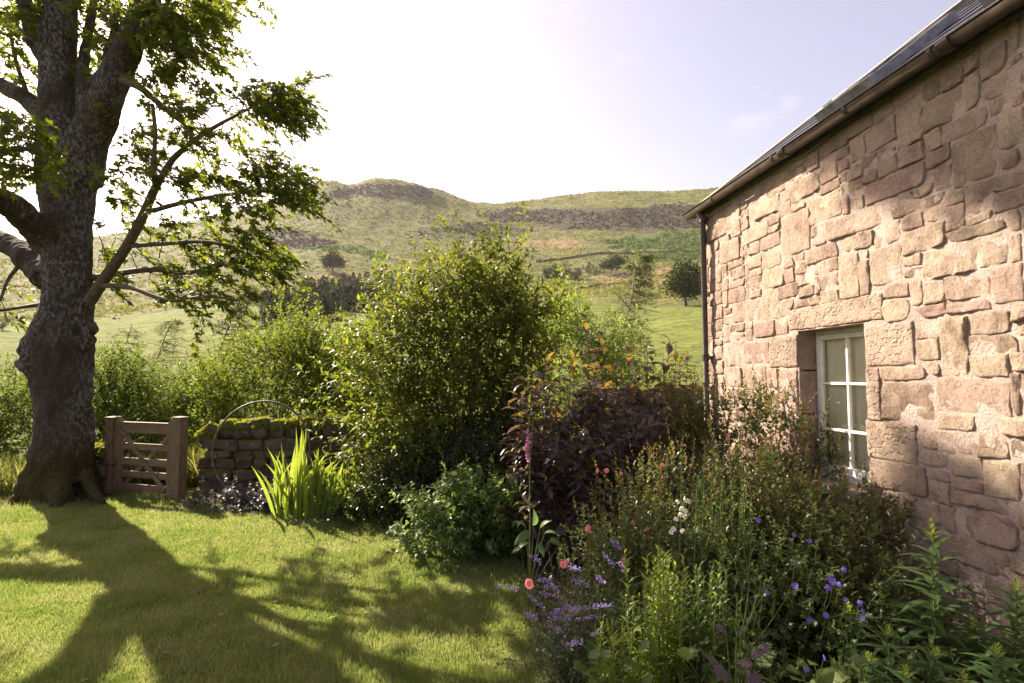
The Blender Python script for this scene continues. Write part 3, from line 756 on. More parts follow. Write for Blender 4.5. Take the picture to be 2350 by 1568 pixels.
m = HB(); m.box((WX + .42, OPN[1] - .4, OPN[2] - .3), (WX + .44, OPN[0] + .4, OPN[3] + .3)); m.build('dark_room_panel', M_DARK)  # dark panel stands in for the unlit room behind the blind
# gutter (half round, joints and brackets), downpipe, roof
def gutter():
    m = HB(); R, n = .066, 10; y0, y1 = WY0, Y_CORNER + .14
    for r in (R, R - .006):
        b = len(m.v)
        for y in (y0, y1):
            for k in range(n + 1):
                a = math.pi * k / n; m.v.append((GUT_X - r * math.cos(a), y, GUT_Z + .03 - r * math.sin(a)))
        for k in range(n): m.f.append((b+k, b+k+1, b+n+2+k, b+n+1+k) if r == R else (b+k, b+n+1+k, b+n+2+k, b+k+1))
    N = n + 1
    m.f.append((0, N, 3*N, 2*N)); m.f.append((n, 2*N+n, 3*N+n, N+n))
    b = len(m.v); m.v.append((GUT_X, y1, GUT_Z + .03)); m.f += [(b, N + k, N + k + 1) for k in range(n)]
    m.tube([(GUT_X - R - .002, y0, GUT_Z + .03), (GUT_X - R - .002, y1, GUT_Z + .03)], [.008, .008], 6)
    g = m.build('gutter', M_IRON, smooth=True)
    gy = lambda x, y: W(*R5(x, y), GUT_X)[0]
    def ring(name, y, wd, r):
        m = HB()
        for k in range(n):
            a0, a1 = math.pi * k / n, math.pi * (k + 1) / n
            q = [(GUT_X - rr * math.cos(a), yy, GUT_Z + .034 - rr * math.sin(a)) for yy in (y - wd / 2, y + wd / 2) for a in (a0, a1) for rr in (R - .001, r)]
            m.add(q, [(1,3,7,5),(0,1,5,4),(2,6,7,3),(0,2,3,1),(4,5,7,6)])
        m.build(name, M_IRON, g, smooth=False) .location = (0, 0, 0)
    for y in (gy(1325, 190), gy(520, 740), 1.6, -.4): ring('gutter_joint', y, .09, R + .012)
    for y in (gy(1260, 255), gy(835, 545), gy(475, 790), gy(175, 1000), 1.2, 0.0): ring('bracket', y, .035, R + .007)
gutter()
def downpipe():
    m = HB(); y = W(704.5, 300, WX - .085)[0]; x = WX - .085; r = .036
    m.tube([(x, y, -.05), (x, y, GUT_Z - .14), (GUT_X, y, GUT_Z - .05), (GUT_X, y, GUT_Z)], [r] * 4, 12)
    p = m.build('downpipe', M_IRON, smooth=True)
    for z in (GUT_Z - .16, 1.95, .35):
        m = HB(); m.tube([(x, y, z), (x, y, z + .075)], [r + .010] * 2, 12); m.box((x, y - .055, z + .02), (WX - .002, y + .055, z + .055)); m.build('pipe_collar', M_IRON, p)
downpipe()
EAVE = np.array([WX - .10, GUT_Z + .055])
_r = ray(958.5, 2); _p = EYEP + _r * ((Y_CORNER + .1) / _r[1])        # the gable verge runs up through here
SL = float((_p[2] - .03 - EAVE[1]) / (_p[0] - EAVE[0])); RIDGE_X = float(_p[0]) + .6; RIDGE_Z = float(EAVE[1] + SL * (RIDGE_X - EAVE[0]))
def roof():
    m = HB(); yf = Y_CORNER + .10
    th = .10
    def slab(xa, xb, za, zb, t):
        m.add([(xa, WY0, za), (xb, WY0, zb), (xb, yf, zb), (xa, yf, za), (xa, WY0, za - t), (xb, WY0, zb - t), (xb, yf, zb - t), (xa, yf, za - t)],
              [(0,1,2,3),(4,7,6,5),(0,4,5,1),(1,5,6,2),(2,6,7,3),(3,7,4,0)])
    slab(EAVE[0] + .02, RIDGE_X, EAVE[1] - .02 + .02 * SL, RIDGE_Z - .02, th)
    far = RIDGE_X + (RIDGE_X - EAVE[0])
    m.add([(RIDGE_X, WY0, RIDGE_Z - .021), (far, WY0, EAVE[1]), (far, yf, EAVE[1]), (RIDGE_X, yf, RIDGE_Z - .021)], [(0,1,2,3)])
    for y in (WY0, Y_CORNER - .02): m.add([(WX, y, WALL_TOP - .05), (RIDGE_X, y, RIDGE_Z - .13), (far - .1, y, WALL_TOP - .05)], [(0, 1, 2)])
    r = m.build('roof', M_SLATE)
    # slates laid in courses on the slope that shows
    n = 14; L = math.hypot(RIDGE_X - EAVE[0], RIDGE_Z - EAVE[1]); ux, uz = (RIDGE_X - EAVE[0]) / L, (RIDGE_Z - EAVE[1]) / L
    rg = random.Random(3)
    for k in range(n):
        m = HB(); t0, t1 = L * k / n, L * (k + 1) / n + .04
        y = WY0 + (k % 2) * .13
        while y < yf - .05:
            w = rg.uniform(.2, .3); e = min(yf, y + w - .005); dz = rg.uniform(0, .004)
            for q in [0]:
                a = (EAVE[0] + ux * t0 - uz * .016, EAVE[1] + uz * t0 + ux * .016 + dz); b = (EAVE[0] + ux * t1 - uz * .002, EAVE[1] + uz * t1 + ux * .002 + dz)
                c = (a[0] + uz * .012, a[1] - ux * .012)
                m.add([(a[0], y, a[1]), (a[0], e, a[1]), (b[0], e, b[1]), (b[0], y, b[1]), (c[0], y, c[1]), (c[0], e, c[1])], [(0,3,2,1),(0,1,5,4)])
            y += w
        m.build('slate_course', M_SLATE, r).location = (0, 0, 0)
    y = WY0; k = 0
    while y < yf:
        m = HB(); e = min(y + .6, yf + .01); m.box((RIDGE_X - .14, y, RIDGE_Z - .05), (RIDGE_X + .14, e - .008, RIDGE_Z + .05)); m.build('ridge_stone', M_RIDGE, r, bevel=.03); y += .6
    # verge strip at the gable
    m = HB(); m.add([(EAVE[0] - .02, yf - .24, EAVE[1] + .03), (RIDGE_X, yf - .24, RIDGE_Z + .035), (RIDGE_X, yf + .02, RIDGE_Z + .035), (EAVE[0] - .02, yf + .02, EAVE[1] + .03),
                     (EAVE[0] - .02, yf - .24, EAVE[1] - .10), (RIDGE_X, yf - .24, RIDGE_Z - .1), (RIDGE_X, yf + .02, RIDGE_Z - .1), (EAVE[0] - .02, yf + .02, EAVE[1] - .10)],
                    [(0,1,2,3),(4,7,6,5),(0,4,5,1),(1,5,6,2),(2,6,7,3),(3,7,4,0)]); m.build('verge', M_RIDGE, r)
    # roof windows
    for ya, yb, t0, t1 in ((2.6, 3.35, .45, 1.5), (4.35, 5.1, .45, 1.5)):
        def pt(t, h): return (EAVE[0] + ux * t - uz * h, EAVE[1] + uz * t + ux * h)
        def bx(name, y0, y1, ta, tb, h0, h1, mat, par):
            m = HB(); q = [pt(ta, h0), pt(tb, h0), pt(tb, h1), pt(ta, h1)]
            m.add([(x, y, z) for y in (y0, y1) for x, z in q], [(0,1,2,3),(7,6,5,4),(0,4,5,1),(1,5,6,2),(2,6,7,3),(3,7,4,0)]); o = m.build(name, mat, par); return o
        f = bx('roof_window', ya, yb, t0, t0 + .08, .01, .10, M_LEAD, house)
        bx('window_frame', ya, yb, t1 - .08, t1, .01, .10, M_LEAD, f); bx('window_frame', ya, ya + .07, t0 + .08, t1 - .08, .01, .095, M_LEAD, f); bx('window_frame', yb - .07, yb, t0 + .08, t1 - .08, .01, .095, M_LEAD, f)
        bx('pane', ya + .07, yb - .07, t0 + .08, t1 - .08, .05, .06, M_SLATE, f)
        for y in (ya + .2, yb - .2): bx('hinge', y - .03, y + .03, t0 - .02, t0 + .05, .1, .125, M_WHITE, f)
    m = HB(); m.box((WX - .02, WY0 + .01, WALL_TOP - .002), (WX + .1, Y_CORNER + .05, WALL_TOP + .05)); m.build('wall_plate', M_DARK)
roof()
# thin cable slung under the gutter
cab = []
for x, y, off in ((855,567,.02),(800,605,.03),(700,690,.03),(610,755,.03),(540,790,.03),(490,806,.02),(430,880,.02),(360,960,.02),(290,992,.015),(220,992,.012),(150,990,.012)):
    Y, Z = W(*R5(x, y), WX - off - .02); cab.append((WX - off - .02, Y, Z))
m = HB(); m.tube(smooth_path(np.array(cab), 40), [.0035] * 40, 5); m.build('cable', M_LEAD, smooth=True)
# ================================================================== SYCAMORE
def bark_mat():
    m, n, l, out = new_mat('sycamore_bark')
    tc = n.new('ShaderNodeTexCoord'); mp = n.new('ShaderNodeMapping'); mp.inputs['Scale'].default_value = (1, 1, .55); l.new(tc.outputs['Object'], mp.inputs[0])
    def nz(sc, det=6, ro=.6, vec=None):
        x = nd(n, 'ShaderNodeTexNoise', Scale=sc, Detail=float(det), Roughness=ro); l.new(vec or mp.outputs[0], x.inputs['Vector']); return x.outputs[0]
    base = ramp(n, [(.3, (.050,.039,.031)), (.6, (.105,.083,.066)), (.8, (.15,.125,.105))]); l.new(nz(9, 8, .7), base.inputs[0])
    moss = ramp(n, [(.3, (.050,.036,.014)), (.7, (.110,.068,.026))]); l.new(nz(16), moss.inputs[0])
    mk = ramp(n, [(.50, (0,0,0)), (.60, (1,1,1))]); l.new(nz(1.9, 7, .65), mk.inputs[0])
    c = mixc(n, l, mk.outputs[0], base.outputs[0], moss.outputs[0])
    lich = ramp(n, [(.3, (.20,.19,.19)), (.7, (.37,.36,.35))]); l.new(nz(30), lich.inputs[0])
    lk = ramp(n, [(.50, (0,0,0)), (.545, (1,1,1))]); l.new(nz(24, 8, .8), lk.inputs[0])
    # lichen is patchy, thickest on the mid trunk
    lk2 = ramp(n, [(.38, (0,0,0)), (.55, (1,1,1))]); l.new(nz(1.3, 6), lk2.inputs[0])
    mm = mixc(n, l, 1.0, lk.outputs[0], lk2.outputs[0], 'MULTIPLY')
    c = mixc(n, l, mm, c, lich.outputs[0])
    sz_ = n.new('ShaderNodeSeparateXYZ'); l.new(tc.outputs['Object'], sz_.inputs[0])          # moss creeping up the foot of the trunk
    ha = nd(n, 'ShaderNodeMath', operation='MULTIPLY_ADD'); ha.inputs[1].default_value = -1.6; l.new(nz(3.2, 7, .7), ha.inputs[0]); l.new(sz_.outputs['Z'], ha.inputs[2])
    hm = nd(n, 'ShaderNodeMapRange'); hm.inputs['From Min'].default_value = .15; hm.inputs['From Max'].default_value = -.25; l.new(ha.outputs[0], hm.inputs['Value'])
    mo2 = ramp(n, [(.35, (.045,.042,.014)), (.65, (.105,.085,.030))]); l.new(nz(26, 6, .7), mo2.inputs[0])
    c = mixc(n, l, hm.outputs[0], c, mo2.outputs[0])
    p = nd(n, 'ShaderNodeBsdfPrincipled', Roughness=.9); p.inputs['Specular IOR Level'].default_value = .2; l.new(c, p.inputs['Base Color'])
    b1 = nd(n, 'ShaderNodeBump', Strength=1.0, Distance=.06); l.new(nz(17, 9, .8), b1.inputs['Height'])
    b2 = nd(n, 'ShaderNodeBump', Strength=1.0, Distance=.02); l.new(nz(80, 5, .7), b2.inputs['Height']); l.new(b1.outputs[0], b2.inputs['Normal'])
    l.new(b2.outputs[0], p.inputs['Normal']); l.new(p.outputs[0], out.inputs[0]); return m
M_BARK = bark_mat()
M_TWIG = plain_mat('twig_bark', (.085,.062,.045), .85, var=.3, scale=20)
TD = 8.3
TB = CAM(-6.47, TD)                                  # trunk base
tree = thing('sycamore_tree', 'old lichen-grey sycamore with burred trunk beside the wooden gate', 'tree', TB)
MPX = DS * TD / FPX                                   # metres per 2350-px pixel at the trunk
def limb(nodes, n):                                   # nodes: (x, y, radius_px, depth offset)
    q = np.array([[*Pd(x, y, TD + dz), r * MPX] for x, y, r, dz in nodes]); s = smooth_path(q, n); return s[:, :3], np.maximum(s[:, 3], .004)
TRUNK = [([(140,1175,88,0),(140,1130,76,0),(141,1080,65,0),(145,1010,58,0),(146,930,54,0),(143,850,58,0),(142,770,60,0),(152,700,51,0),(156,600,49,0),(154,500,54,0),(155,410,58,0),(152,340,50,0)], 40),
         ([(138,400,50,0),(136,300,44,.1),(133,200,38,.2),(130,90,42,.3),(135,-60,38,.4),(140,-260,36,.5),(120,-560,22,.6),(110,-800,8,.6)], 40),
         ([(185,420,44,0),(202,330,40,-.1),(240,235,36,-.3),(286,130,30,-.4),(326,30,27,-.5),(372,-120,22,-.7),(430,-330,18,-.9),(470,-520,7,-1)], 40),
         ([(180,330,20,-.1),(196,250,18,.1),(188,180,14,.2),(200,90,12,.4),(225,-40,9,.8),(250,-200,5,1.2)], 24),
         ([(90,860,22,-.12),(66,826,26,-.15),(75,790,26,-.12),(105,750,22,-.05)], 10),                    # burr, left
         ([(188,800,16,-.12),(204,768,18,-.15),(195,735,14,-.12)], 8),                                   # burr, right
         ([(110,560,34,-.1),(62,505,27,-.5),(20,468,26,-.9),(-60,440,23,-1.4),(-180,330,16,-2.2),(-300,260,8,-2.8)], 24),
         ([(110,640,34,0),(60,590,27,.3),(10,555,25,.6),(-80,530,20,1.0),(-200,470,14,1.6),(-320,430,6,2)], 24),
         ([(120,290,22,.2),(70,235,21,.5),(0,195,18,1.0),(-120,150,13,1.8),(-260,100,6,2.4)], 22),
         ([(110,150,18,.3),(80,90,19,.2),(62,30,18,0),(40,-80,14,-.4),(-20,-260,8,-1)], 20),
         ([(95,120,14,.3),(55,82,12,.8),(10,40,10,1.3),(-80,10,6,2)], 14),
         ([(215,200,16,-.3),(238,170,14,0),(250,120,11,.3),(262,50,9,.6),(255,-60,6,1)], 16),
         ([(75,1090,22,-.2),(45,1142,14,-.45),(20,1158,7,-.6)], 10), ([(195,1085,18,-.2),(218,1138,13,-.4),(240,1152,7,-.55)], 10),
         ([(140,1110,30,-.3),(130,1155,18,-.6),(120,1165,8,-.8)], 10), ([(200,1110,24,.3),(245,1140,14,.6),(275,1140,8,.9)], 10)]
def build_trunk():
    V, F, b = [], [], 0
    for nodes, n in TRUNK:
        p, r = limb(nodes, n); v, f = tube_arrays([(p, r)], 14)
        k = len(p); c0, c1 = len(v), len(v) + 1
        v = np.vstack([v, p[0], p[-1]]); V.append(v); f = [tuple(q + b) for q in f]
        f += [(b + c0, b + i, b + (i + 1) % 14) for i in range(14)] + [(b + c1, b + (k-1)*14 + (i + 1) % 14, b + (k-1)*14 + i) for i in range(14)]
        F += f; b += len(v)
    me = bpy.data.meshes.new('trunk_raw'); me.from_pydata((np.concatenate(V) - TB).tolist(), [], F); me.update()
    o = link('trunk', me, tree)
    rm = o.modifiers.new('fuse', 'REMESH'); rm.mode = 'VOXEL'; rm.voxel_size = .032; rm.use_smooth_shade = True
    sm = o.modifiers.new('soft', 'SMOOTH'); sm.factor = .6; sm.iterations = 5
    dg = bpy.context.evaluated_depsgraph_get()
    me2 = bpy.data.meshes.new_from_object(o.evaluated_get(dg)); o.modifiers.clear()
    n = len(me2.vertices); co = np.zeros(n * 3, np.float32); me2.vertices.foreach_get('co', co); co = co.reshape(-1, 3)
    no = np.zeros(n * 3, np.float32); me2.vertices.foreach_get('normal', no); no = no.reshape(-1, 3)
    d = np.array([.035 * fbm(x * 2.6, y * 2.6, z * 1.6, 3) + .018 * fbm(x * 9, y * 9, z * 5, 3) + (.05 * max(0, 1 - z / 1.1) * fbm(x * 5, y * 5, z * 1.2, 3)) for x, y, z in co])
    d += np.array([.012 * noise.ridged_multi_fractal(Vector((x * 7, y * 7, z * 4)), 1.0, 2.1, 4, 1.0, 2.0) - .012 for x, y, z in co])
    d *= np.where(co[:, 2] > 5.5, .5, 1)
    me2.vertices.foreach_set('co', (co + no * d[:, None]).astype(np.float32).ravel()); me2.update()
    me2.polygons.foreach_set('use_smooth', np.ones(len(me2.polygons), bool))
    me2.name = 'trunk'; me2.materials.clear(); me2.materials.append(M_BARK); o.data = me2
    return o
build_trunk()
M_SYC = leaf_mat('sycamore_leaf', [(.050,.072,.011), (.072,.098,.016), (.098,.122,.021), (.060,.084,.013)], .55, rough=.42, spec=.5)
def sycamore_crown():
    rng = np.random.default_rng(8)
    # low branch and others that reach the leaf masses (x, y, radius_px, depth offset)
    B = [[(205,690,14,-.3),(245,630,12.5,-.5),(290,565,11,-.7),(330,490,10,-.85),(356,430,8.5,-.95),(400,360,6.5,-1.1),(470,305,4.5,-1.2),(560,255,3,-1.3),(640,212,3,-1.4)],
         [(356,430,6,-.95),(352,380,5,-.95),(356,310,4.5,-.9),(350,240,4,-.85)],
         [(205,640,9,.1),(270,628,8,.0),(360,618,7,-.2),(440,625,6,-.4),(520,605,5,-.5),(600,600,3,-.6)],
         [(235,655,6,-.45),(300,660,5,-.9),(400,690,4.5,-1.3),(480,680,3,-1.5),(550,690,2,-1.6)],
         [(330,490,6,-.85),(400,470,5,-1.0),(500,450,4,-1.1),(600,440,3,-1.15),(670,440,2,-1.2)],
         [(290,565,6,-.7),(370,560,5,-.8),(470,555,4,-.9),(560,570,2.5,-1)],
         [(265,180,10,-.4),(320,200,8,-.6),(380,250,6,-.7),(440,300,3,-.8)],
         [(330,20,9,-.5),(380,60,7,-.7),(430,120,5,-.8),(470,160,3,-.9)],
         [(-60,440,9,-1.4),(-30,380,7,-1.6),(40,340,5,-1.7),(110,360,3,-1.7)],
         [(70,235,7,.5),(40,150,5,.6),(20,60,4,.7)], [(60,590,6,.3),(20,640,4,.2),(0,690,3,.1)], [(88,700,6,0),(50,705,4,-.2),(0,712,3,-.4),(-60,700,2,-.5)]]
    paths = [limb(b, 16) for b in B]
    P0, D, Ln = [], [], []
    def mass(x, y, rx, ry, dz, dd, n, dr=(1, 0, -.15)):
        for _ in range(int(n * (1.75 if x > 240 else 1.3))):
            while True:
                a, b = rng.uniform(-1, 1, 2)
                if a * a + b * b < 1: break
            P0.append(Pd(x + a * rx, y + b * ry, TD + dz + rng.uniform(-dd, dd)))
            d = RT * (dr[0] * .8 + rng.normal(0, .55)) + FW0 * rng.normal(0, .7) + UPZ * (dr[2] + rng.normal(0, .22)); D.append(d); Ln.append(rng.uniform(.3, .6))
    # leaf masses that show (read off the photo): centre, radii, depth offset, depth spread, number of sprays
    for q in [(300,40,80,55,-.4,.8,34),(390,60,75,60,-.6,.9,34),(455,30,55,40,-.7,.8,20),(415,130,55,45,-.7,.7,22),(370,180,60,45,-.6,.7,16),(410,225,70,40,-.8,.7,24),(500,250,65,38,-1.1,.6,26),(590,235,65,45,-1.3,.5,28),(640,215,32,28,-1.3,.4,12),
              (440,310,75,35,-1.0,.7,22),(300,310,40,45,-.6,.6,9),(310,390,60,55,-.4,.9,20),(270,420,40,50,0,.8,12),(430,400,80,28,-1.0,.6,15),(560,360,60,30,-1.1,.5,12),(620,400,60,28,-1.2,.5,16),(655,450,36,25,-1.2,.4,10),
              (540,450,60,30,-1.1,.5,12),(270,520,55,60,-.2,.8,20),(370,520,60,45,-.7,.7,20),(460,520,70,40,-.9,.6,24),(550,560,70,40,-1.0,.5,22),(480,590,80,35,-.6,.8,22),(590,595,50,32,-.7,.6,16),(390,620,80,30,-.5,.8,18),
              (290,650,50,30,-.6,.7,9),(400,660,60,28,-1.2,.5,10),(490,675,60,25,-1.4,.4,8),(250,610,30,40,.1,.6,7),(270,660,30,30,-.7,.5,6)]: mass(*q)
    for q in [(20,300,85,45,-1.7,.5,24),(75,370,60,40,-1.8,.4,16),(30,60,55,55,.6,.9,15),(90,20,70,35,.4,.9,12),(30,150,50,40,.8,.8,12),(15,420,45,35,.6,.9,9),(20,500,30,25,.6,.6,5),(30,640,40,35,.2,.6,9),(45,690,40,32,-.2,.5,10),(0,720,40,20,-.3,.5,5),
              (215,60,45,50,.5,.8,14),(200,150,30,40,.5,.7,8),(215,-10,60,30,.3,.9,12),(225,100,30,40,.6,.6,7)]: mass(*q, dr=(.4, 0, -.15))
    nvis = len(P0)
    # the rest of the crown, above and to the left of the picture
    def blob(cx, cd, cz, rx, rd, rz, n):
        for _ in range(n):
            v = unit(rng.normal(0, 1, 3)) * rng.random() ** .4
            P0.append(CAM(cx + v[0] * rx, cd + v[1] * rd, cz + v[2] * rz)); D.append(RT * rng.normal(.3, .7) + FW0 * rng.normal(0, .8) + UPZ * rng.normal(-.1, .25)); Ln.append(rng.uniform(.35, .65))
    for b in CROWN_BLOBS: blob(*b)
    for pt, t, r, n in SHADE:                    # unseen leaf clumps added up-sun to shade chosen spots of the cottage wall
        c = np.asarray(pt) + np.array(SUNV) * t
        for _ in range(int(n * 1.25)): P0.append(c + unit(rng.normal(0, 1, 3)) * rng.random() ** .5 * np.array([r, r, r])); D.append(rng.normal(0, 1, 3) * np.array([1, 1, .4])); Ln.append(rng.uniform(.3, .5))
    ncull = len(P0)
    P0, D, Ln = np.array(P0), np.array(D), np.array(Ln)
    # openings in the crown: sprays removed along sun rays to light seen and random spots
    sv = np.array(SUNV); keepm = np.ones(len(P0), bool); mid = P0 + unit(D) * Ln[:, None] * .5
    vis = np.arange(len(P0)) < nvis
    for pt, rad, rvis in SUN_SPOTS:
        q = mid - np.asarray(pt); tt = q @ sv; dd = np.linalg.norm(q - tt[:, None] * sv, axis=1); keepm &= dd > np.where(vis, rvis, rad)
    P0, D, Ln = P0[keepm], D[keepm], Ln[keepm]
    pos, ax, nr, sz = shoot_leaves(rng, P0, D, Ln, 13, ang=1.15, droop=.35, upb=1.2, sag=.25, taper=.3, jit=.3)
    ax = ax + RT * .25                                                  # the breeze
    tm = [tmpl_lobed(5, .5, .12), tmpl_lobed(5, .42, .22), tmpl_lobed(5, .55, .05)]
    Vs, Fs, b = [], [], 0
    sz = sz * rng.uniform(.10, .15, len(sz))
    for k in range(3):
        s = np.arange(len(pos)) % 3 == k
        v, f = leaves_arrays(tm[k], pos[s] - TB, ax[s], nr[s], sz[s]); Vs.append(v); Fs.append(f + b); b += len(v)
    tag(link('crown', mesh_np('crown', np.concatenate(Vs), np.concatenate(Fs), M_SYC), tree), kind='stuff')
    # twigs: each spray's own stem, and a connecting twig to the nearest limb point
    allp = [limb(nn, k)[0] for nn, k in TRUNK[1:4] + TRUNK[6:12]] + [p for p, r in paths]
    cand = np.concatenate(allp)
    tw = [(p - TB, r) for p, r in paths]
    anchors = cand.copy()
    order = np.argsort([np.min(np.linalg.norm(cand - p, axis=1)) for p in P0])
    for i in order:
        p = P0[i]; d = np.linalg.norm(anchors - p, axis=1); j = int(np.argmin(d))
        if d[j] > .06:
            q = curve_pts(anchors[j], p, 5, sag=.06 * d[j], wob=.03 * min(1, d[j]), rng=rng)
            tw.append((q - TB, np.linspace(min(.018, .006 + .006 * d[j]), .0045, 5)))
            anchors = np.vstack([anchors, q[2:4]])
        e = unit(D[i][None])[0] * Ln[i]; q = curve_pts(p, p + e, 4); q[:, 2] -= .25 * Ln[i] * np.linspace(0, 1, 4) ** 2
        tw.append((q - TB, np.linspace(.0045, .0018, 4)))
    tubes_obj('branches', tw, M_TWIG, tree, 5)
CROWN_BLOBS = [(-6.0, 8.0, 9.6, 3.0, 3.0, 2.2, 260), (-8.8, 8.6, 7.0, 1.8, 2.2, 2.4, 110), (-3.9, 7.2, 8.6, 1.5, 1.8, 1.3, 70), (-9.6, 9.0, 4.6, 1.2, 1.5, 1.2, 40),
               (-4.4, 11.4, 11.3, 1.9, 1.5, 1.2, 95), (-7.4, 13.2, 10.8, 1.6, 1.3, 1.6, 80)]  # these two blobs are added out of view to shade the cottage wall
def gs(x, y, r, rv): return (Gd(x, y), r * 1.15, rv * 1.0)
SUN_SPOTS = [(Pd(1520,1300,2.9), .38, .32), (Pd(1550,1400,2.85), .3, .22), (Pd(1340,1400,3.0), .3, .16), (Pd(1420,1520,2.8), .28, .14), (Pd(1250,1340,3.3), .2, .1), (Pd(1060,1110,5.6), .3, .1), (Pd(1400,900,5.5), .3, .1),
    gs(600,1205,.5,.3), gs(420,1190,.45,.3), gs(800,1225,.4,.2), gs(100,1330,.55,.4), gs(60,1420,.4,.3), gs(180,1290,.3,.25), gs(300,1420,.32,.24), gs(370,1490,.25,.2), gs(560,1297,.3,.22), gs(640,1345,.2,.16), gs(950,1330,.3,.2), gs(1010,1350,.2,.16), gs(1080,1290,.3,.2), gs(1180,1300,.2,.15),
    gs(130,1500,.2,.2), gs(50,1550,.2,.2), gs(860,1480,.16,.13), gs(1020,1500,.2,.15), gs(1160,1520,.2,.15), gs(720,1430,.14,.12), gs(480,1380,.14,.12), gs(780,1290,.18,.14), gs(1180,1420,.18,.14), gs(600,1540,.16,.12), gs(260,1550,.2,.16), gs(880,1390,.14,.11)]
_rg = random.Random(88)
SUN_SPOTS += [gs(_rg.uniform(250, 1200), _rg.uniform(1290, 1560), .14, _rg.uniform(.10, .17)) for _ in range(34)]  # random extra gaps, added for sun dapples on the lawn
SUN_SPOTS += [((WX, *W(x * DS, y * DS)), r, 0) for x, y, r in ((1720,620,.9),(1800,800,.8),(1880,600,.6),(1960,700,.5),(2100,640,.5),(2230,780,.6),(2060,800,.45),(2320,620,.4),(2330,880,.5),(1930,920,.45),(1780,520,.5))]
SHADE = [((WX, *W(x * DS, y * DS)), t, r, n) for x, y, t, r, n in ((2000,330,14,.30,14),(2090,250,14,.28,14),(2250,290,14.5,.3,16),(2320,190,14,.35,18),(2160,390,14.5,.2,8),(2300,400,15,.22,9),(2220,160,13.5,.3,14),(1960,410,14,.16,6),(1900,360,13.5,.15,5),(2340,520,15,.2,7),(2060,450,14.5,.14,4),(2200,340,14,.18,8),
    (2030,920,18,.14,6),(2070,985,18,.16,8),(2130,1080,18,.2,10),(2210,1160,18.5,.22,12),(2300,1240,18.5,.25,13),(2090,1130,18,.16,7),(2250,1060,18.5,.12,4))]
sycamore_crown()
# ================================================================== GATE, DRY STONE WALLS, HOOP
M_WOOD = plain_mat('gate_wood', (.165,.098,.050), .7, var=.35, scale=5, bump=.35, bscale=30, stretch=(6, 6, 1), col2=(.25,.165,.098))
M_WOODH = plain_mat('gate_wood_rails', (.175,.105,.054), .7, var=.35, scale=5, bump=.35, bscale=30, stretch=(1, 6, 6), col2=(.26,.175,.105))
GV = GATE_B - GATE_A; GL = float(np.linalg.norm(GV)); GRZ = math.atan2(GV[1], GV[0])
def gate_post(at, label, h):
    t = thing('gate_post', label, 'gate post', at, GRZ, 'posts of the garden gate')
    m = MB(); m.box((-.07, -.07, -.05), (.07, .07, h - .03)); m.build('post', M_WOOD, t, bevel=.006)
    m = MB(); m.box((-.076, -.076, h - .03), (.076, .076, h - .008)); b = len(m.v)
    m.add([(-.076,-.076,h-.008),(.076,-.076,h-.008),(.076,.076,h-.008),(-.076,.076,h-.008),(0,0,h+.006)], [(0,1,4),(1,2,4),(2,3,4),(3,0,4)]); m.build('cap', M_WOOD, t, bevel=.003)
    return t
gate_post(GATE_A, 'square brown timber gate post nearest the sycamore trunk', 1.14)
gate_post(GATE_B, 'square brown timber gate post nearest the mossy wall', 1.17)
gate = thing('garden_gate', 'small five-barred brown wooden gate with crossed diagonal braces', 'gate', GATE_A, GRZ)
def gb_(name, lo, hi, mat=M_WOODH): m = MB(); m.box(lo, hi); return m.build(name, mat, gate, bevel=.005)
X0, X1 = .085, GL - .085
def stile(xa, xb, lowside):
    m = MB(); y0, y1 = -.035, .035; z0, zt = .035, 1.145
    pk = (xa + xb) / 2 + (.02 if lowside else -.02)
    prof = [(xa, z0), (xb, z0), (xb, zt - .075 if not lowside else zt - .02), (pk + .02, zt), (pk - .03, zt), (xa, zt - .02 if not lowside else zt - .075)]
    n = len(prof); m.add([(x, y0, z) for x, z in prof] + [(x, y1, z) for x, z in prof], [tuple(range(n)), tuple(range(2*n - 1, n - 1, -1))] + [((i+1) % n, i, n + i, n + (i+1) % n) for i in range(n)])
    m.build('stile', M_WOOD, gate, bevel=.005)
stile(X0, X0 + .115, False); stile(X1 - .115, X1, True)
ra, rb = X0 + .115, X1 - .115
for z0, z1, y in ((.905,1.05,.022),(.66,.757,.016),(.438,.54,.016),(.256,.35,.016),(.064,.162,.016)): gb_('rail', (ra, -y, z0), (rb, y, z1))
gb_('top_lip', (ra, -.034, 1.0505), (rb, .034, 1.068))
def brace(xa, za, xb, zb, y0, y1, w=.062):
    m = MB(); dx, dz = xb - xa, zb - za; L = math.hypot(dx, dz); nx, nz_ = -dz / L * w / 2, dx / L * w / 2
    q = [(xa + nx, za + nz_), (xb + nx, zb + nz_), (xb - nx, zb - nz_), (xa - nx, za - nz_)]
    m.add([(x, y0, z) for x, z in q] + [(x, y1, z) for x, z in q], [(0,1,2,3),(7,6,5,4),(0,4,5,1),(1,5,6,2),(2,6,7,3),(3,7,4,0)]); m.build('brace', M_WOODH, gate, bevel=.004)
brace(ra + .02, .95, rb - .02, .10, -.050, -.0175); brace(rb - .02, .90, ra + .02, .11, .0175, .046)
for x in (X0 + .03, X1 - .03):
    for z in (.98, .11): m = MB(); m.tube([(x, -.040, z), (x, -.034, z)], [.011, .011], 8); m.build('bolt', M_LEAD, gate)

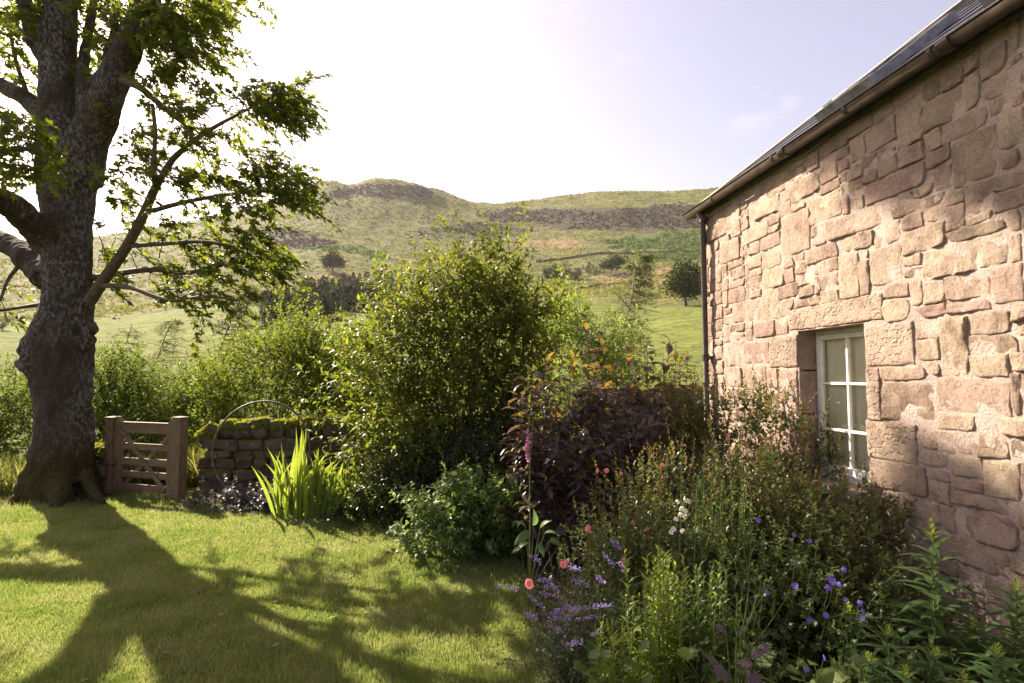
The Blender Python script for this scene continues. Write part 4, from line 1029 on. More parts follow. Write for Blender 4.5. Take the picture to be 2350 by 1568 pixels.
def field_stone_mat():
    m, n, l, out = new_mat('mossy_field_stone')
    tc = n.new('ShaderNodeTexCoord'); oi = n.new('ShaderNodeObjectInfo'); g = n.new('ShaderNodeNewGeometry')
    ad = nd(n, 'ShaderNodeVectorMath', operation='MULTIPLY_ADD'); ad.inputs[1].default_value = (17, 23, 31); l.new(oi.outputs['Random'], ad.inputs[0]); l.new(tc.outputs['Object'], ad.inputs[2])
    def nz(sc, det=6., ro=.65): x = nd(n, 'ShaderNodeTexNoise', Scale=sc, Detail=det, Roughness=ro); l.new(ad.outputs[0], x.inputs['Vector']); return x.outputs[0]
    r0 = ramp(n, [(0, (.085,.070,.050)), (.5, (.125,.108,.09)), (1, (.072,.056,.038))]); l.new(oi.outputs['Random'], r0.inputs[0])
    r1 = ramp(n, [(.3, (.5,.48,.45)), (.7, (1.3,1.28,1.25))]); l.new(nz(9), r1.inputs[0]); c = mixc(n, l, .9, r0.outputs[0], r1.outputs[0], 'MULTIPLY')
    li = ramp(n, [(.6, (0,0,0)), (.68, (1,1,1))]); l.new(nz(16, 8., .7), li.inputs[0]); c = mixc(n, l, li.outputs[0], c, (.30,.29,.26))
    sx = n.new('ShaderNodeSeparateXYZ'); l.new(g.outputs['Normal'], sx.inputs[0])
    a = nd(n, 'ShaderNodeMath', operation='MULTIPLY_ADD'); a.inputs[1].default_value = 1.1; l.new(nz(5), a.inputs[0]); l.new(sx.outputs['Z'], a.inputs[2])
    mk = nd(n, 'ShaderNodeMapRange'); mk.inputs['From Min'].default_value = .72; mk.inputs['From Max'].default_value = 1.0; l.new(a.outputs[0], mk.inputs['Value'])
    mo = ramp(n, [(.3, (.075,.070,.012)), (.7, (.14,.12,.022))]); l.new(nz(24), mo.inputs[0]); c = mixc(n, l, mk.outputs[0], c, mo.outputs[0])
    p = nd(n, 'ShaderNodeBsdfPrincipled', Roughness=.95); p.inputs['Specular IOR Level'].default_value = .15; l.new(c, p.inputs['Base Color'])
    b = nd(n, 'ShaderNodeBump', Strength=.9, Distance=.02); l.new(nz(28, 7., .7), b.inputs['Height']); l.new(b.outputs[0], p.inputs['Normal']); l.new(p.outputs[0], out.inputs[0]); return m
M_FSTONE = field_stone_mat()
M_MOSS = leaf_mat('moss', [(.11,.135,.018), (.15,.17,.028), (.19,.19,.040)], .45, hue=.5, rough=.9, spec=.1)
_cube_v, _cube_f = None, None
def boulder(w, d, h, seed, rnd=.55, mat=None, res=5):
    """rounded, chipped block, local origin at its centre"""
    rng = random.Random(seed); sx = rng.uniform(-90, 90); V, F, idx = [], [], {}
    def vid(i, j, k):
        if (i, j, k) in idx: return idx[(i, j, k)]
        p = Vector((2*i/res-1, 2*j/res-1, 2*k/res-1)); q = p.normalized() * 1.15
        r = p.lerp(q, rnd * (p.length - 1) / .732 if p.length > 1 else 0)
        x, y, z = r.x * w / 2, r.y * d / 2, r.z * h / 2
        s = min(w, d, h) * .20
        x += s * noise.noise(Vector((sx + x*7, y*7, z*7))); y += s * noise.noise(Vector((sx + x*7, y*7+40, z*7))); z += s * noise.noise(Vector((sx + x*7, y*7, z*7+80)))
        s *= .45; x += s * noise.noise(Vector((sx + x*23, y*23, z*23))); y += s * noise.noise(Vector((sx + x*23, y*23+40, z*23))); z += s * noise.noise(Vector((sx + x*23, y*23, z*23+80)))
        idx[(i, j, k)] = len(V); V.append((x, y, z)); return idx[(i, j, k)]
    for a in range(res):
        for b in range(res):
            F += [(vid(a,b,0),vid(a,b+1,0),vid(a+1,b+1,0),vid(a+1,b,0)), (vid(a,b,res),vid(a+1,b,res),vid(a+1,b+1,res),vid(a,b+1,res)),
                  (vid(a,0,b),vid(a+1,0,b),vid(a+1,0,b+1),vid(a,0,b+1)), (vid(a,res,b),vid(a,res,b+1),vid(a+1,res,b+1),vid(a+1,res,b)),
                  (vid(0,a,b),vid(0,a,b+1),vid(0,a+1,b+1),vid(0,a+1,b)), (vid(res,a,b),vid(res,a+1,b),vid(res,a+1,b+1),vid(res,a,b+1))]
    me = bpy.data.meshes.new('stone'); me.from_pydata(V, [], F); me.update(); me.polygons.foreach_set('use_smooth', np.ones(len(F), bool)); me.materials.append(mat or M_FSTONE)
    return me
def moss_cap(rng, pts, h, n, parent):
    """pts: list of (x, y, z, rx, ry) pads in local coordinates"""
    Q = []
    for x, y, z, rx, ry in pts:
        a = rng.random(n) * 6.28; r = np.sqrt(rng.random(n)); dx, dy = np.cos(a) * r * rx, np.sin(a) * r * ry
        Q.append(np.stack([x + dx, y + dy, z - .55 * h * r ** 2 * 1.6 + rng.normal(0, .004, n)], -1))
    Q = np.concatenate(Q); N = len(Q)
    ax = unit(rng.normal(0, .5, (N, 3)) + np.array([0, 0, 1.0]))
    tag(link('moss', leaves_mesh('moss', tmpl_quad(.22, .0, 0), Q, ax, rng.normal(0, 1, (N, 3)), rng.uniform(.022, .044, N), M_MOSS), parent), kind='stuff')
def dry_wall(name, label, A, B, height, thick, seed, coping=.26, moss=True, batter=.0, taper_a=0.0, course=(.12, .24), hB=None):
    A, B = np.asarray(A, float), np.asarray(B, float); L = float(np.linalg.norm((B - A)[:2])); rz = math.atan2(B[1] - A[1], B[0] - A[0])
    t = thing(name, label, 'wall', (A[0], A[1], 0), rz); t['kind'] = 'thing'; rg = random.Random(seed); rng = np.random.default_rng(seed); k = 0
    hB = hB or height; top = lambda x: height + (hB - height) * x / L
    core = MB(); core.box((.12, -thick * .3, -.05), (L - .02, thick * .3, min(height, hB) - coping * .8)); core.build('core', M_FSTONE, t)
    z = -.05
    while z < max(height, hB) - coping:
        ch = rg.uniform(*course); x = -.02 + taper_a * max(0, z) * .12 + rg.uniform(0, .1)
        while x < L:
            w = rg.uniform(.18, .52); hh = min(ch, top(x) - coping - z)
            if hh > .05:
                o = link('stone', boulder(w * .99, .24, hh * 1.06, seed * 1000 + k, rg.uniform(.1, .38)), t, (x + w / 2, -thick / 2 + .09 + batter * z + rg.uniform(-.05, .035), z + hh / 2), (rg.uniform(-.1,.1), rg.uniform(-.13,.13), rg.uniform(-.1,.1))); k += 1
            x += w * rg.uniform(.94, 1.04)
        z += ch
    x = 0.0; pads = []
    while x < L:
        w = rg.uniform(.13, .30); h = coping * rg.uniform(.85, 1.2)
        cz = top(x) - coping + h / 2 - (.10 if x < .12 and taper_a else 0)
        link('coping_stone', boulder(w * 1.02, thick * 1.02, h, seed * 1000 + 500 + k, rg.uniform(.3, .6)), t, (x + w / 2, 0, cz), (rg.uniform(-.1,.1), rg.uniform(-.14,.14), rg.uniform(-.1,.1))); k += 1
        if moss and rg.random() < moss: pads.append((x + w / 2, -.02, cz + h * .50, w * .75, thick * .55)); pads.append((x + w / 2 + rg.uniform(-.05, .05), -thick * .42, cz + h * .34, w * .6, thick * .16))
        x += w
    if pads: moss_cap(rng, pads, .12, 700, t)
    return t
dry_wall('dry_stone_wall', 'moss-topped dry stone wall running from the gate behind the iris', CAM(-4.62, 8.62), CAM(.9, 8.75), 1.10, .42, 4, moss=.93, taper_a=1.0)
dry_wall('dry_stone_wall', 'tall grey dry stone wall between the purple shrub and the cottage corner', CAM(.95, 8.2), CAM(2.95, 7.95), 1.60, .42, 9, moss=0)
dry_wall('dry_stone_wall', 'short stub of mossy stones between the sycamore and the gate', CAM(-6.75, 9.05), CAM(-6.12, 8.78), .70, .36, 14, coping=.2, moss=.4)
# iron hoop leaning on the wall
M_RUST = plain_mat('rusty_iron', (.09,.065,.05), .6, var=.4, scale=14, bump=.3)
hc = P(261, 450, 8.22); hr = .695
hoop = MB(); pts = []
hp = hc.copy()
for k in range(65):
    a = 2 * math.pi * k / 64; q = hp + RT * (math.cos(a) * hr) + UPZ * (math.sin(a) * hr * .985) + FW0 * (math.sin(a) * hr * .13)
    pts.append(q)
zmin = min(p[2] for p in pts); pts = [p - UPZ * (zmin - .015) for p in pts]
hoop.tube(pts, [.014] * 65, 8, cap=False)
ho = hoop.build('iron_hoop', M_RUST, smooth=True); tag(ho, 'thin rusty iron hoop leaning against the mossy wall', 'hoop')
# ================================================================== FAR TREES, BUSHES BEHIND THE GARDEN
M_FAR = leaf_mat('far_tree_leaf', [(.020,.032,.008), (.032,.046,.012), (.046,.060,.016)], .2, rough=.7, spec=.2)
M_CONI = leaf_mat('conifer_needles', [(.020,.032,.014), (.030,.044,.018), (.045,.058,.024)], .15, rough=.7, spec=.2)
def far_tree(label, u, v, top_v, ells, n, leaf, name='field_tree', mat=M_FAR, trunk_h=.3, seed=1, group='lone trees on the hillside', lean=0.0, base=None):
    b = hit_hill(u, v) if base is None else base
    dist = float((b - EYEP) @ FWD); H = (v - top_v) / FPX * dist; rng = np.random.default_rng(seed)
    t = thing(name, label, 'tree', b - np.array([0, 0, .1]), 0, group)
    E = [(cx * H, cy * H, cz * H, rx * H, ry * H, rz * H) for cx, cy, cz, rx, ry, rz in ells]
    E = [(RT[0]*e[0] + FW0[0]*e[1], RT[1]*e[0] + FW0[1]*e[1], *e[2:]) for e in E]
    pts, d = ell_points(rng, E, n, 2.4, max(12, n // 22), .075 * H)
    ax = unit(d + rng.normal(0, .6, d.shape)); nr = unit(d * .6 + rng.normal(0, .5, d.shape) + UPZ * .5)
    tag(link('crown', leaves_mesh('crown', tmpl_quad(.4, .1, .1), pts, ax, nr, leaf * H * rng.uniform(.6, 1.3, n), mat), t), kind='stuff')
    pr = [(np.array([[0, 0, -.3], [0, 0, trunk_h * H * .5], [lean * H * .5, 0, trunk_h * H], [lean * H, 0, .75 * H]]), np.array([.045, .032, .026, .008]) * H)]
    for k in range(7):
        q = pts[rng.integers(0, n)]; pr.append((curve_pts((0, 0, trunk_h * H * rng.uniform(.6, 1.2)), q, 4), np.linspace(.014, .004, 4) * H))
    tubes_obj('trunk', pr, M_TWIG, t, 6)
    return t
far_tree('lone rounded tree standing by itself on the open hillside', 332.5, 271.5, 251, [(0,0,.62,.34,.34,.30),(.3,0,.45,.26,.26,.17),(-.28,0,.5,.24,.24,.18),(0,0,.82,.2,.2,.16)], 2600, .085, seed=1, trunk_h=.28)
far_tree('wind-bent hawthorn on the slope above the pink grass', 611, 274.5, 255, [(.15,0,.6,.5,.4,.28),(.55,0,.72,.45,.3,.22),(-.25,0,.5,.3,.3,.2)], 2200, .085, seed=2, trunk_h=.35, lean=.1)
far_tree('tall rounded tree on the field close to the cottage downpipe', 685.5, 306, 261, [(0,0,.68,.30,.3,.3),(.16,0,.5,.26,.26,.24),(-.17,0,.5,.24,.24,.22),(0,0,.4,.3,.3,.12)], 4200, .055, seed=3, trunk_h=.3)
far_tree('dark squat bush on the slope beside the hawthorn', 590, 274, 264, [(0,0,.5,.75,.5,.45),(-.4,0,.4,.5,.4,.35)], 700, .09, 'field_bush', M_CONI, .15, 4)
for i, (u, v, tv) in enumerate(((556,278,262),(566,279,263.5),(577,279,266),(547,279,265))):
    far_tree(['dark little fir with a pointed top left of the hawthorn', 'dark little fir in the row left of the hawthorn', 'low dark fir at the end of the row nearest the squat bush', 'dark fir half hidden by the large green shrub'][i], u, v, tv, [(0,0,.3,.35,.35,.3),(0,0,.65,.2,.2,.3)], 600, .09, 'field_bush', M_CONI, .15, 20 + i, 'dark bushes on the slope')
far_tree('dark round tree at the far left field edge behind the sycamore', 2, 331, 318, [(0,0,.55,.5,.5,.4)], 600, .08, seed=30, trunk_h=.25)
# plantation of conifers on the lower slope
def conifer_mesh(seed):
    rng = np.random.default_rng(seed); n = 420
    h = rng.random(n) ** .8; a = rng.random(n) * 6.28; r = (1 - h) ** .95 * .27 * rng.uniform(.5, 1.1, n) + .005
    p = np.stack([np.cos(a) * r, np.sin(a) * r, .06 + h * .92], -1); ax = unit(np.stack([np.cos(a), np.sin(a), -.25 + .9 * h ** 2], -1) + rng.normal(0, .25, (n, 3)))
    return leaves_mesh('crown', tmpl_quad(.34, .06, .1), p, ax, np.tile(UPZ, (n, 1)) + rng.normal(0, .4, (n, 3)), rng.uniform(.06, .13, n) , M_CONI)
CM = [conifer_mesh(50 + k) for k in range(5)]
_v, _f = tube_arrays([(np.array([[0, 0, -.03], [0, 0, .5], [0, 0, .97]]), np.array([.022, .014, .003]))], 5)
CT = mesh_np('trunk', _v, _f, M_TWIG)
rg = random.Random(77)
for k in range(300):
    x = rg.uniform(600, 900); y = 738 - 66 * rg.random() - 25 * max(0, (x - 640) / 250) + (20 if x < 680 else 0)
    if x < 690 and y < 690: continue
    b = hit_hill(x * DS, y * DS)
    H = rg.uniform(22, 40) * DS / FPX * float((b - EYEP) @ FWD) * (1.15 if y > 710 else .9)
    t = thing('conifer_tree', 'small dark conifer in the plantation below the hillside', 'tree', b - np.array([0, 0, .2]), rg.uniform(0, 6), 'conifers of the plantation')
    t.scale = (H * rg.uniform(.9, 1.3),) * 2 + (H,)
    link('crown', CM[k % 5], t); link('trunk', CT, t)
# field wall along the hillside
def hill_dyke(name, label, pix, h, w, mat):
    pts = smooth_path(np.array([hit_hill(x * DS, y * DS) for x, y in pix]), 60)
    V, F = [], []
    for i, p in enumerate(pts):
        z = hill_z(p[0], p[1]); hh = h * (1 + .35 * noise.noise(Vector((p[0] * .3, p[1] * .3, 0))))
        t = pts[min(i + 1, 59)] - pts[max(i - 1, 0)]; nrm = unit(np.array([-t[1], t[0], 0]))
        for s, zz in ((-1, -.5), (-.6, hh), (.6, hh), (1, -.5)): V.append(tuple(np.array([p[0], p[1], z + zz]) + nrm * s * w / 2))
        if i: b = 4 * i; F += [(b-4+k, b-3+k, b+1+k, b+k) for k in range(3)]
    me = bpy.data.meshes.new(name); me.from_pydata(V, [], F); me.update(); me.materials.append(mat)
    tag(link(name, me), label, 'wall', kind='thing')
M_DYKE = plain_mat('old_field_dyke', (.085,.07,.05), .95, var=.4, scale=.6)
hill_dyke('field_dyke', 'long dark stone dyke crossing the upper slope above the hawthorn', [(1230,606),(1300,594),(1390,585),(1470,582),(1600,580),(1700,582)], 1.3, 1.2, M_DYKE)
hill_dyke('field_dyke', 'low dark bank edging the bright field below the pink grass', [(1330,664),(1420,654),(1500,650),(1560,652)], .9, 1.2, M_DYKE)
hill_dyke('field_dyke', 'low grassy bank crossing the field beneath the sycamore branches', [(500,735),(560,752),(640,760)], .7, 1.0, M_DYKE)

# ---------------------------------------------------------------- shrubs
M_STEM = plain_mat('shrub_stem', (.10,.07,.045), .85, var=.3, scale=18)
M_GSTEM = plain_mat('green_stem', (.10,.13,.035), .6, var=.25, scale=18)
def shrub(name, label, base, ells, nsh, nleaf, leaf, tm, mat, L=(.12, .3), clumps=0, spread=.16, seed=1, cat='shrub', stems=18, stem_r=.012, ang=1.0, droop=.15, upb=.6, group=None, sag=.1, smooth=False, upw=.7, stem_mat=None, shootw=.0022, jit=.22, out=.7):
    """ells in camera-aligned offsets from the base: (right, away, up, r_right, r_away, r_up)"""
    rng = np.random.default_rng(seed); base = np.asarray(base, float)
    t = thing(name, label, cat, base, math.atan2(RT[1], RT[0]), group)
    pts, d = ell_points(rng, ells, nsh, 2.4, clumps, spread)
    pts[:, 2] = np.maximum(pts[:, 2], .03)
    D = unit(d * out + np.array([0, 0, upw]) + rng.normal(0, .35, d.shape))
    Ln = rng.uniform(*L, nsh); P0 = pts - D * Ln[:, None] * .6; P0[:, 2] = np.maximum(P0[:, 2], .02)
    pos, ax, nr, sz = shoot_leaves(rng, P0, D, Ln, nleaf, ang=ang, droop=droop, upb=upb, sag=sag, jit=jit)
    pos[:, 2] = np.maximum(pos[:, 2], .015)
    tag(link('foliage', leaves_mesh('foliage', tm, pos, ax, nr, sz * leaf, mat, smooth), t), kind='stuff')
    pr = []
    for k in range(stems):
        q = P0[rng.integers(0, nsh)]; s = np.array([rng.normal(0, .08), rng.normal(0, .08), -.03]); pr.append((curve_pts(s, q, 6, sag=.08, wob=.02, rng=rng), np.linspace(stem_r, stem_r * .3, 6)))
    for k in range(0, nsh, max(1, nsh // 900)):
        q = curve_pts(P0[k], P0[k] + D[k] * Ln[k], 4); q[:, 2] -= sag * Ln[k] * np.linspace(0, 1, 4) ** 2; pr.append((q, np.linspace(shootw, shootw * .5, 4)))
    tag(tubes_obj('branches', pr, stem_mat or M_STEM, t, 3), kind='stuff')
    return t, P0, D, Ln
def gp(u, depth, z=0.0): return CAM((u - 512) / FPX * depth, depth, z)
M_HAW = leaf_mat('hawthorn_leaf', [(.056,.088,.014), (.080,.115,.020), (.115,.145,.030), (.048,.078,.014), (.145,.160,.036)], .5, rough=.6, spec=.25)
M_HAWD = leaf_mat('hedge_leaf', [(.042,.068,.014), (.066,.098,.020), (.098,.128,.030)], .46, rough=.6, spec=.25)
M_LIME = leaf_mat('lime_green_leaf', [(.110,.150,.035), (.145,.190,.05), (.090,.130,.03)], .5, rough=.5)
M_ELD = leaf_mat('green_shrub_leaf', [(.050,.076,.014), (.074,.105,.018), (.105,.130,.024), (.060,.088,.018), (.140,.135,.028)], .5, rough=.42, spec=.45)
M_DKS = leaf_mat('dark_shrub_leaf', [(.018,.028,.010), (.028,.042,.014), (.045,.055,.018)], .28, rough=.3, spec=.6)
TQ, TQ2 = tmpl_quad(.34, .1, .12), tmpl_quad(.26, .08, .15)
# hedge bushes behind the wall
shrub('hawthorn_bush', 'large sunlit yellow-green hawthorn bush behind the mossy wall', gp(278, 10.9), [(0,0,1.4,1.55,1.0,1.3),(.9,0,1.8,1.0,.9,1.05),(-1.0,.1,1.1,.9,.8,1.05),(.2,-.2,2.25,.9,.8,.8)], 4600, 8, .07, TQ, M_HAW, (.15, .38), 170, .2, 31, droop=.05)
shrub('hawthorn_bush', 'yellow-green bush between the sycamore trunk and the gate', gp(118, 10.6), [(0,0,1.0,1.1,.9,1.1),(-.5,0,1.5,.85,.8,.85),(.5,-.1,.9,.65,.7,.95)], 2900, 8, .07, TQ, M_HAWD, (.15, .36), 110, .2, 32, droop=.05)
shrub('hawthorn_bush', 'dark green bush left of the sycamore trunk', gp(-15, 10.6), [(0,0,.9,1.3,.9,1.05),(-.9,0,1.0,1.0,.8,.9),(.7,.1,.8,.7,.7,.9)], 2900, 8, .07, TQ, M_HAWD, (.15, .36), 110, .2, 33, droop=.05)
shrub('hedge_bush', 'dark small bush seen just above the garden gate', gp(165, 13.5), [(0,0,.9,1.1,.9,1.0),(.6,0,1.3,.6,.7,.7)], 1500, 8, .06, TQ, M_DKS, (.15, .34), 70, .2, 34)
shrub('elder_bush', 'pale lime-green bush top behind the big shrub on its left', gp(353, 12.2), [(0,0,1.9,.75,.6,.75),(.4,0,1.4,.8,.6,1.0),(-.1,0,.8,.8,.7,.8)], 1900, 8, .085, TQ, M_LIME, (.2, .4), 70, .2, 35)
shrub('elder_bush', 'bright green bush between the big shrub and the larch', gp(590, 11.0), [(0,0,1.7,.95,.7,1.1),(.15,0,2.5,.7,.5,.7),(-.5,0,2.8,.6,.5,.65),(.7,0,1.1,.9,.7,1.1),(1.3,.2,.8,.6,.6,.8)], 3600, 8, .07, TQ, M_LIME, (.15, .36), 100, .18, 36)
shrub('hawthorn_bush', 'green-yellow bush filling the gap left of the large hawthorn', gp(195, 12.0), [(0,0,1.0,.8,.7,1.0),(.3,0,1.5,.6,.6,.6)], 1700, 8, .07, TQ, M_HAWD, (.15, .36), 80, .2, 37, droop=.05)
shrub('hedge_bush', 'dark leafy bush low behind the tall grey wall', gp(655, 10.0), [(0,0,.9,.9,.6,.75),(.8,0,.9,.6,.6,.7)], 900, 8, .065, TQ, M_HAWD, (.15, .34), 60, .18, 38)
# wispy larches
M_LARCH = leaf_mat('larch_needles', [(.085,.105,.045), (.115,.130,.055), (.075,.090,.035)], .35, rough=.6)
M_LBARK = plain_mat('larch_bark', (.20,.15,.10), .85, var=.25, scale=6)
def larch(label, path, depth, spread, n, seed, drop=.25, lo=.05, wind=.7):
    rng = np.random.default_rng(seed); pts = np.array([P(x, y, depth) for x, y in path]); b = np.array([*G(path[0][0], 500)[:2], 0])
    b = pts[0].copy(); b[2] = hill_z(b[0], b[1]); pts = np.vstack([b, pts]); s = smooth_path(pts, 30)
    t = thing('larch_tree', label, 'tree', b); H = s[-1, 2] - b[2]
    pr = [(s - b, np.linspace(.011, .003, 30) * H)]; Q, A = [], []
    for k in range(n):
        f = lo + (1 - lo) * rng.random(); p0 = s[int(f * 29)]; a = rng.random() * 6.28
        L = spread * (1.05 - f) ** .7 * rng.uniform(.4, 1.1) * H + .02 * H
        d = RT * (math.cos(a) + wind) + FW0 * math.sin(a) * .8 + UPZ * rng.normal(.12 - drop * (1 - f), .18); d = unit(d[None])[0]
        tt = np.linspace(0, 1, 6)[:, None]; q = p0 + d * L * tt; q[:, 2] += -drop * L * (tt[:, 0] ** 2) + .12 * L * tt[:, 0] ** 4
        pr.append((q - b, np.linspace(.0028, .0008, 6) * H))
        m = 22; u_ = rng.random(m) ** .8; qq = p0 + d * L * u_[:, None]; qq[:, 2] += -drop * L * u_ ** 2 + .12 * L * u_ ** 4
        Q.append(qq + rng.normal(0, .006 * H, qq.shape)); A.append(unit(np.tile(d * .7 + np.array([0, 0, -.35]), (m, 1)) + rng.normal(0, .5, (m, 3))))
    Q, A = np.concatenate(Q), np.concatenate(A)
    tag(link('crown', leaves_mesh('crown', tmpl_quad(.055, .0, .1), Q - b, A, rng.normal(0, 1, Q.shape), rng.uniform(.028, .06, len(Q)) * H, M_LARCH), t), kind='stuff')
    tubes_obj('trunk', pr, M_LBARK, t, 5)
larch('wispy young larch between the bright green bush and the cottage', [(622,345),(626,318),(632,300),(634,280),(638,266),(644,252)], 20, .32, 110, 41, lo=.35)
larch('thin drooping larch low beside the downpipe', [(672,400),(676,385),(682,366),(688,352)], 19, .45, 40, 42, lo=.3)
larch('sparse larch with bare leaning stem behind the gate', [(150,390),(152,372),(160,352),(168,330),(176,318)], 17, .5, 80, 43, lo=.3, wind=.3)
larch('sparse drooping larch hanging over the hawthorn beneath sycamore leaves', [(212,370),(222,345),(232,318),(243,296),(250,283)], 18, .4, 110, 44, lo=.45, wind=.5)
larch('feathery larch low between sycamore trunk and hawthorn bush', [(120,380),(122,365),(126,345),(132,325)], 16, .55, 70, 45, lo=.2, wind=.3)
# ================================================================== BORDER PLANTS
TL = tmpl_leaf(.3, .08, .2)
# big green shrub in the middle
sb = gp(452, 7.7)
shrub('green_shrub', 'tall dense green shrub in the middle of the border', sb,
      [(.1,0,2.45,1.05,.8,.95),(-.45,0,1.9,1.0,.8,.9),(.75,.1,1.9,.85,.8,1.0),(.68,0,3.05,.5,.5,.55),(-.5,0,2.75,.6,.5,.42),(-1.15,0,1.9,.55,.5,.5),(1.25,.1,1.7,.5,.5,.7),(.2,0,1.3,1.2,.8,.9),(-1.0,-.1,1.3,.65,.6,.7),(.95,0,2.7,.5,.5,.4)],
      2900, 9, .115, tmpl_leaf(.2, .07, .22), M_ELD, (.2, .6), 130, .22, 51, stems=40, stem_r=.018, droop=.3, ang=.95)
rng = np.random.default_rng(52)
shrub('dark_shrub', 'dark glossy low shrub under the tall green shrub', gp(462, 6.9), [(0,0,.55,.95,.55,.6),(-.75,.15,.45,.6,.5,.5),(.6,.2,.9,.6,.5,.6)], 1500, 9, .06, TQ2, M_DKS, (.12, .28), 90, .13, 53, droop=.15)
shrub('green_mound', 'low leafy dark green mound right of the iris', gp(392, 7.05), [(0,0,.26,.6,.42,.3),(.4,0,.33,.5,.4,.36),(-.45,0,.14,.4,.3,.18)], 1500, 7, .055, TQ, leaf_mat('mound_leaf', [(.030,.048,.010), (.048,.070,.014), (.065,.085,.018)], .4, rough=.4), (.08, .2), 80, .1, 54, cat='plant', stems=10, stem_r=.004, stem_mat=M_GSTEM)
shrub('purple_groundcover', 'low purple-grey leaved groundcover left of the iris', gp(262, 7.55), [(0,0,.12,.75,.3,.15),(.35,-.05,.16,.4,.25,.2),(-.55,.1,.1,.4,.25,.1)], 620, 7, .045, tmpl_leaf(.4, .08, .15), leaf_mat('grey_purple_leaf', [(.060,.050,.055), (.09,.075,.08), (.05,.055,.04), (.14,.11,.12)], .3, rough=.4, spec=.6), (.06, .18), 60, .07, 55, cat='plant', stems=8, stem_r=.003, stem_mat=M_GSTEM)
shrub('sage_bush', 'rounded grey-green broad-leaved bush at the lawn edge', gp(462, 5.75), [(0,0,.42,.5,.42,.42),(-.25,-.05,.3,.35,.35,.33),(.3,0,.35,.4,.35,.4)], 520, 10, .085, tmpl_leaf(.26, .06, .22), leaf_mat('sage_leaf', [(.062,.100,.030), (.088,.130,.040), (.115,.160,.042), (.072,.108,.042)], .42, rough=.45, spec=.5), (.15, .3), 60, .1, 56, cat='plant', stems=14, stem_r=.005, droop=.25, stem_mat=M_GSTEM, smooth=True)
# iris: every blade its own piece
M_IRIS = leaf_mat('iris_blade', [(.115,.160,.030), (.150,.195,.040), (.100,.145,.030), (.180,.205,.055)], .5, rough=.35, spec=.5)
def blade_mesh(L, w, bend, twist, seed, mat):
    rg_ = random.Random(seed); V, F, n = [], [], 8
    for i in range(n + 1):
        t = i / n; ww = w * (.75 + .6 * t * (1 - t) * 1.6) * (1 if t < .6 else max(.03, 1 - ((t - .6) / .4) ** 1.5)); a = twist * t
        cx = bend * t ** 2.4 * L; cz = L * t - abs(bend) * L * .35 * t ** 4
        for s in (-1, 0, 1): V.append((cx + s * ww / 2 * math.cos(a), s * ww / 2 * math.sin(a) + (.004 if s == 0 else 0), cz))
        if i: b = 3 * i; F += [(b-3, b-2, b+1, b), (b-2, b-1, b+2, b+1)]
    me = bpy.data.meshes.new('blade'); me.from_pydata(V, [], F); me.update(); me.polygons.foreach_set('use_smooth', np.ones(len(F), bool)); me.materials.append(mat); return me
ib = gp(309, 7.2); iris = thing('iris_clump', 'bright sunlit clump of upright sword-shaped iris leaves', 'plant', ib, math.atan2(RT[1], RT[0]))
IM = [blade_mesh(1.0, .042 + .008 * (k % 3), (-.16, -.05, .06, .16, .28, .02, -.10, .42)[k], .5 * (k % 3 - 1), k, M_IRIS) for k in range(8)]
rg = random.Random(5)
for k in range(120):
    x = rg.uniform(-.5, .75); y = rg.uniform(-.2, .2)
    h = (.62 + .40 * math.exp(-((x + .22) / .25) ** 2) + .18 * math.exp(-((x - .2) / .3) ** 2)) * rg.uniform(.65, 1.1)
    o = link('blade', IM[rg.randrange(8)], iris, (x * .62, y, 0), (rg.uniform(-.12, .12), x * .33 + rg.uniform(-.1, .1), rg.uniform(-.7, .7)), (1, 1, h))
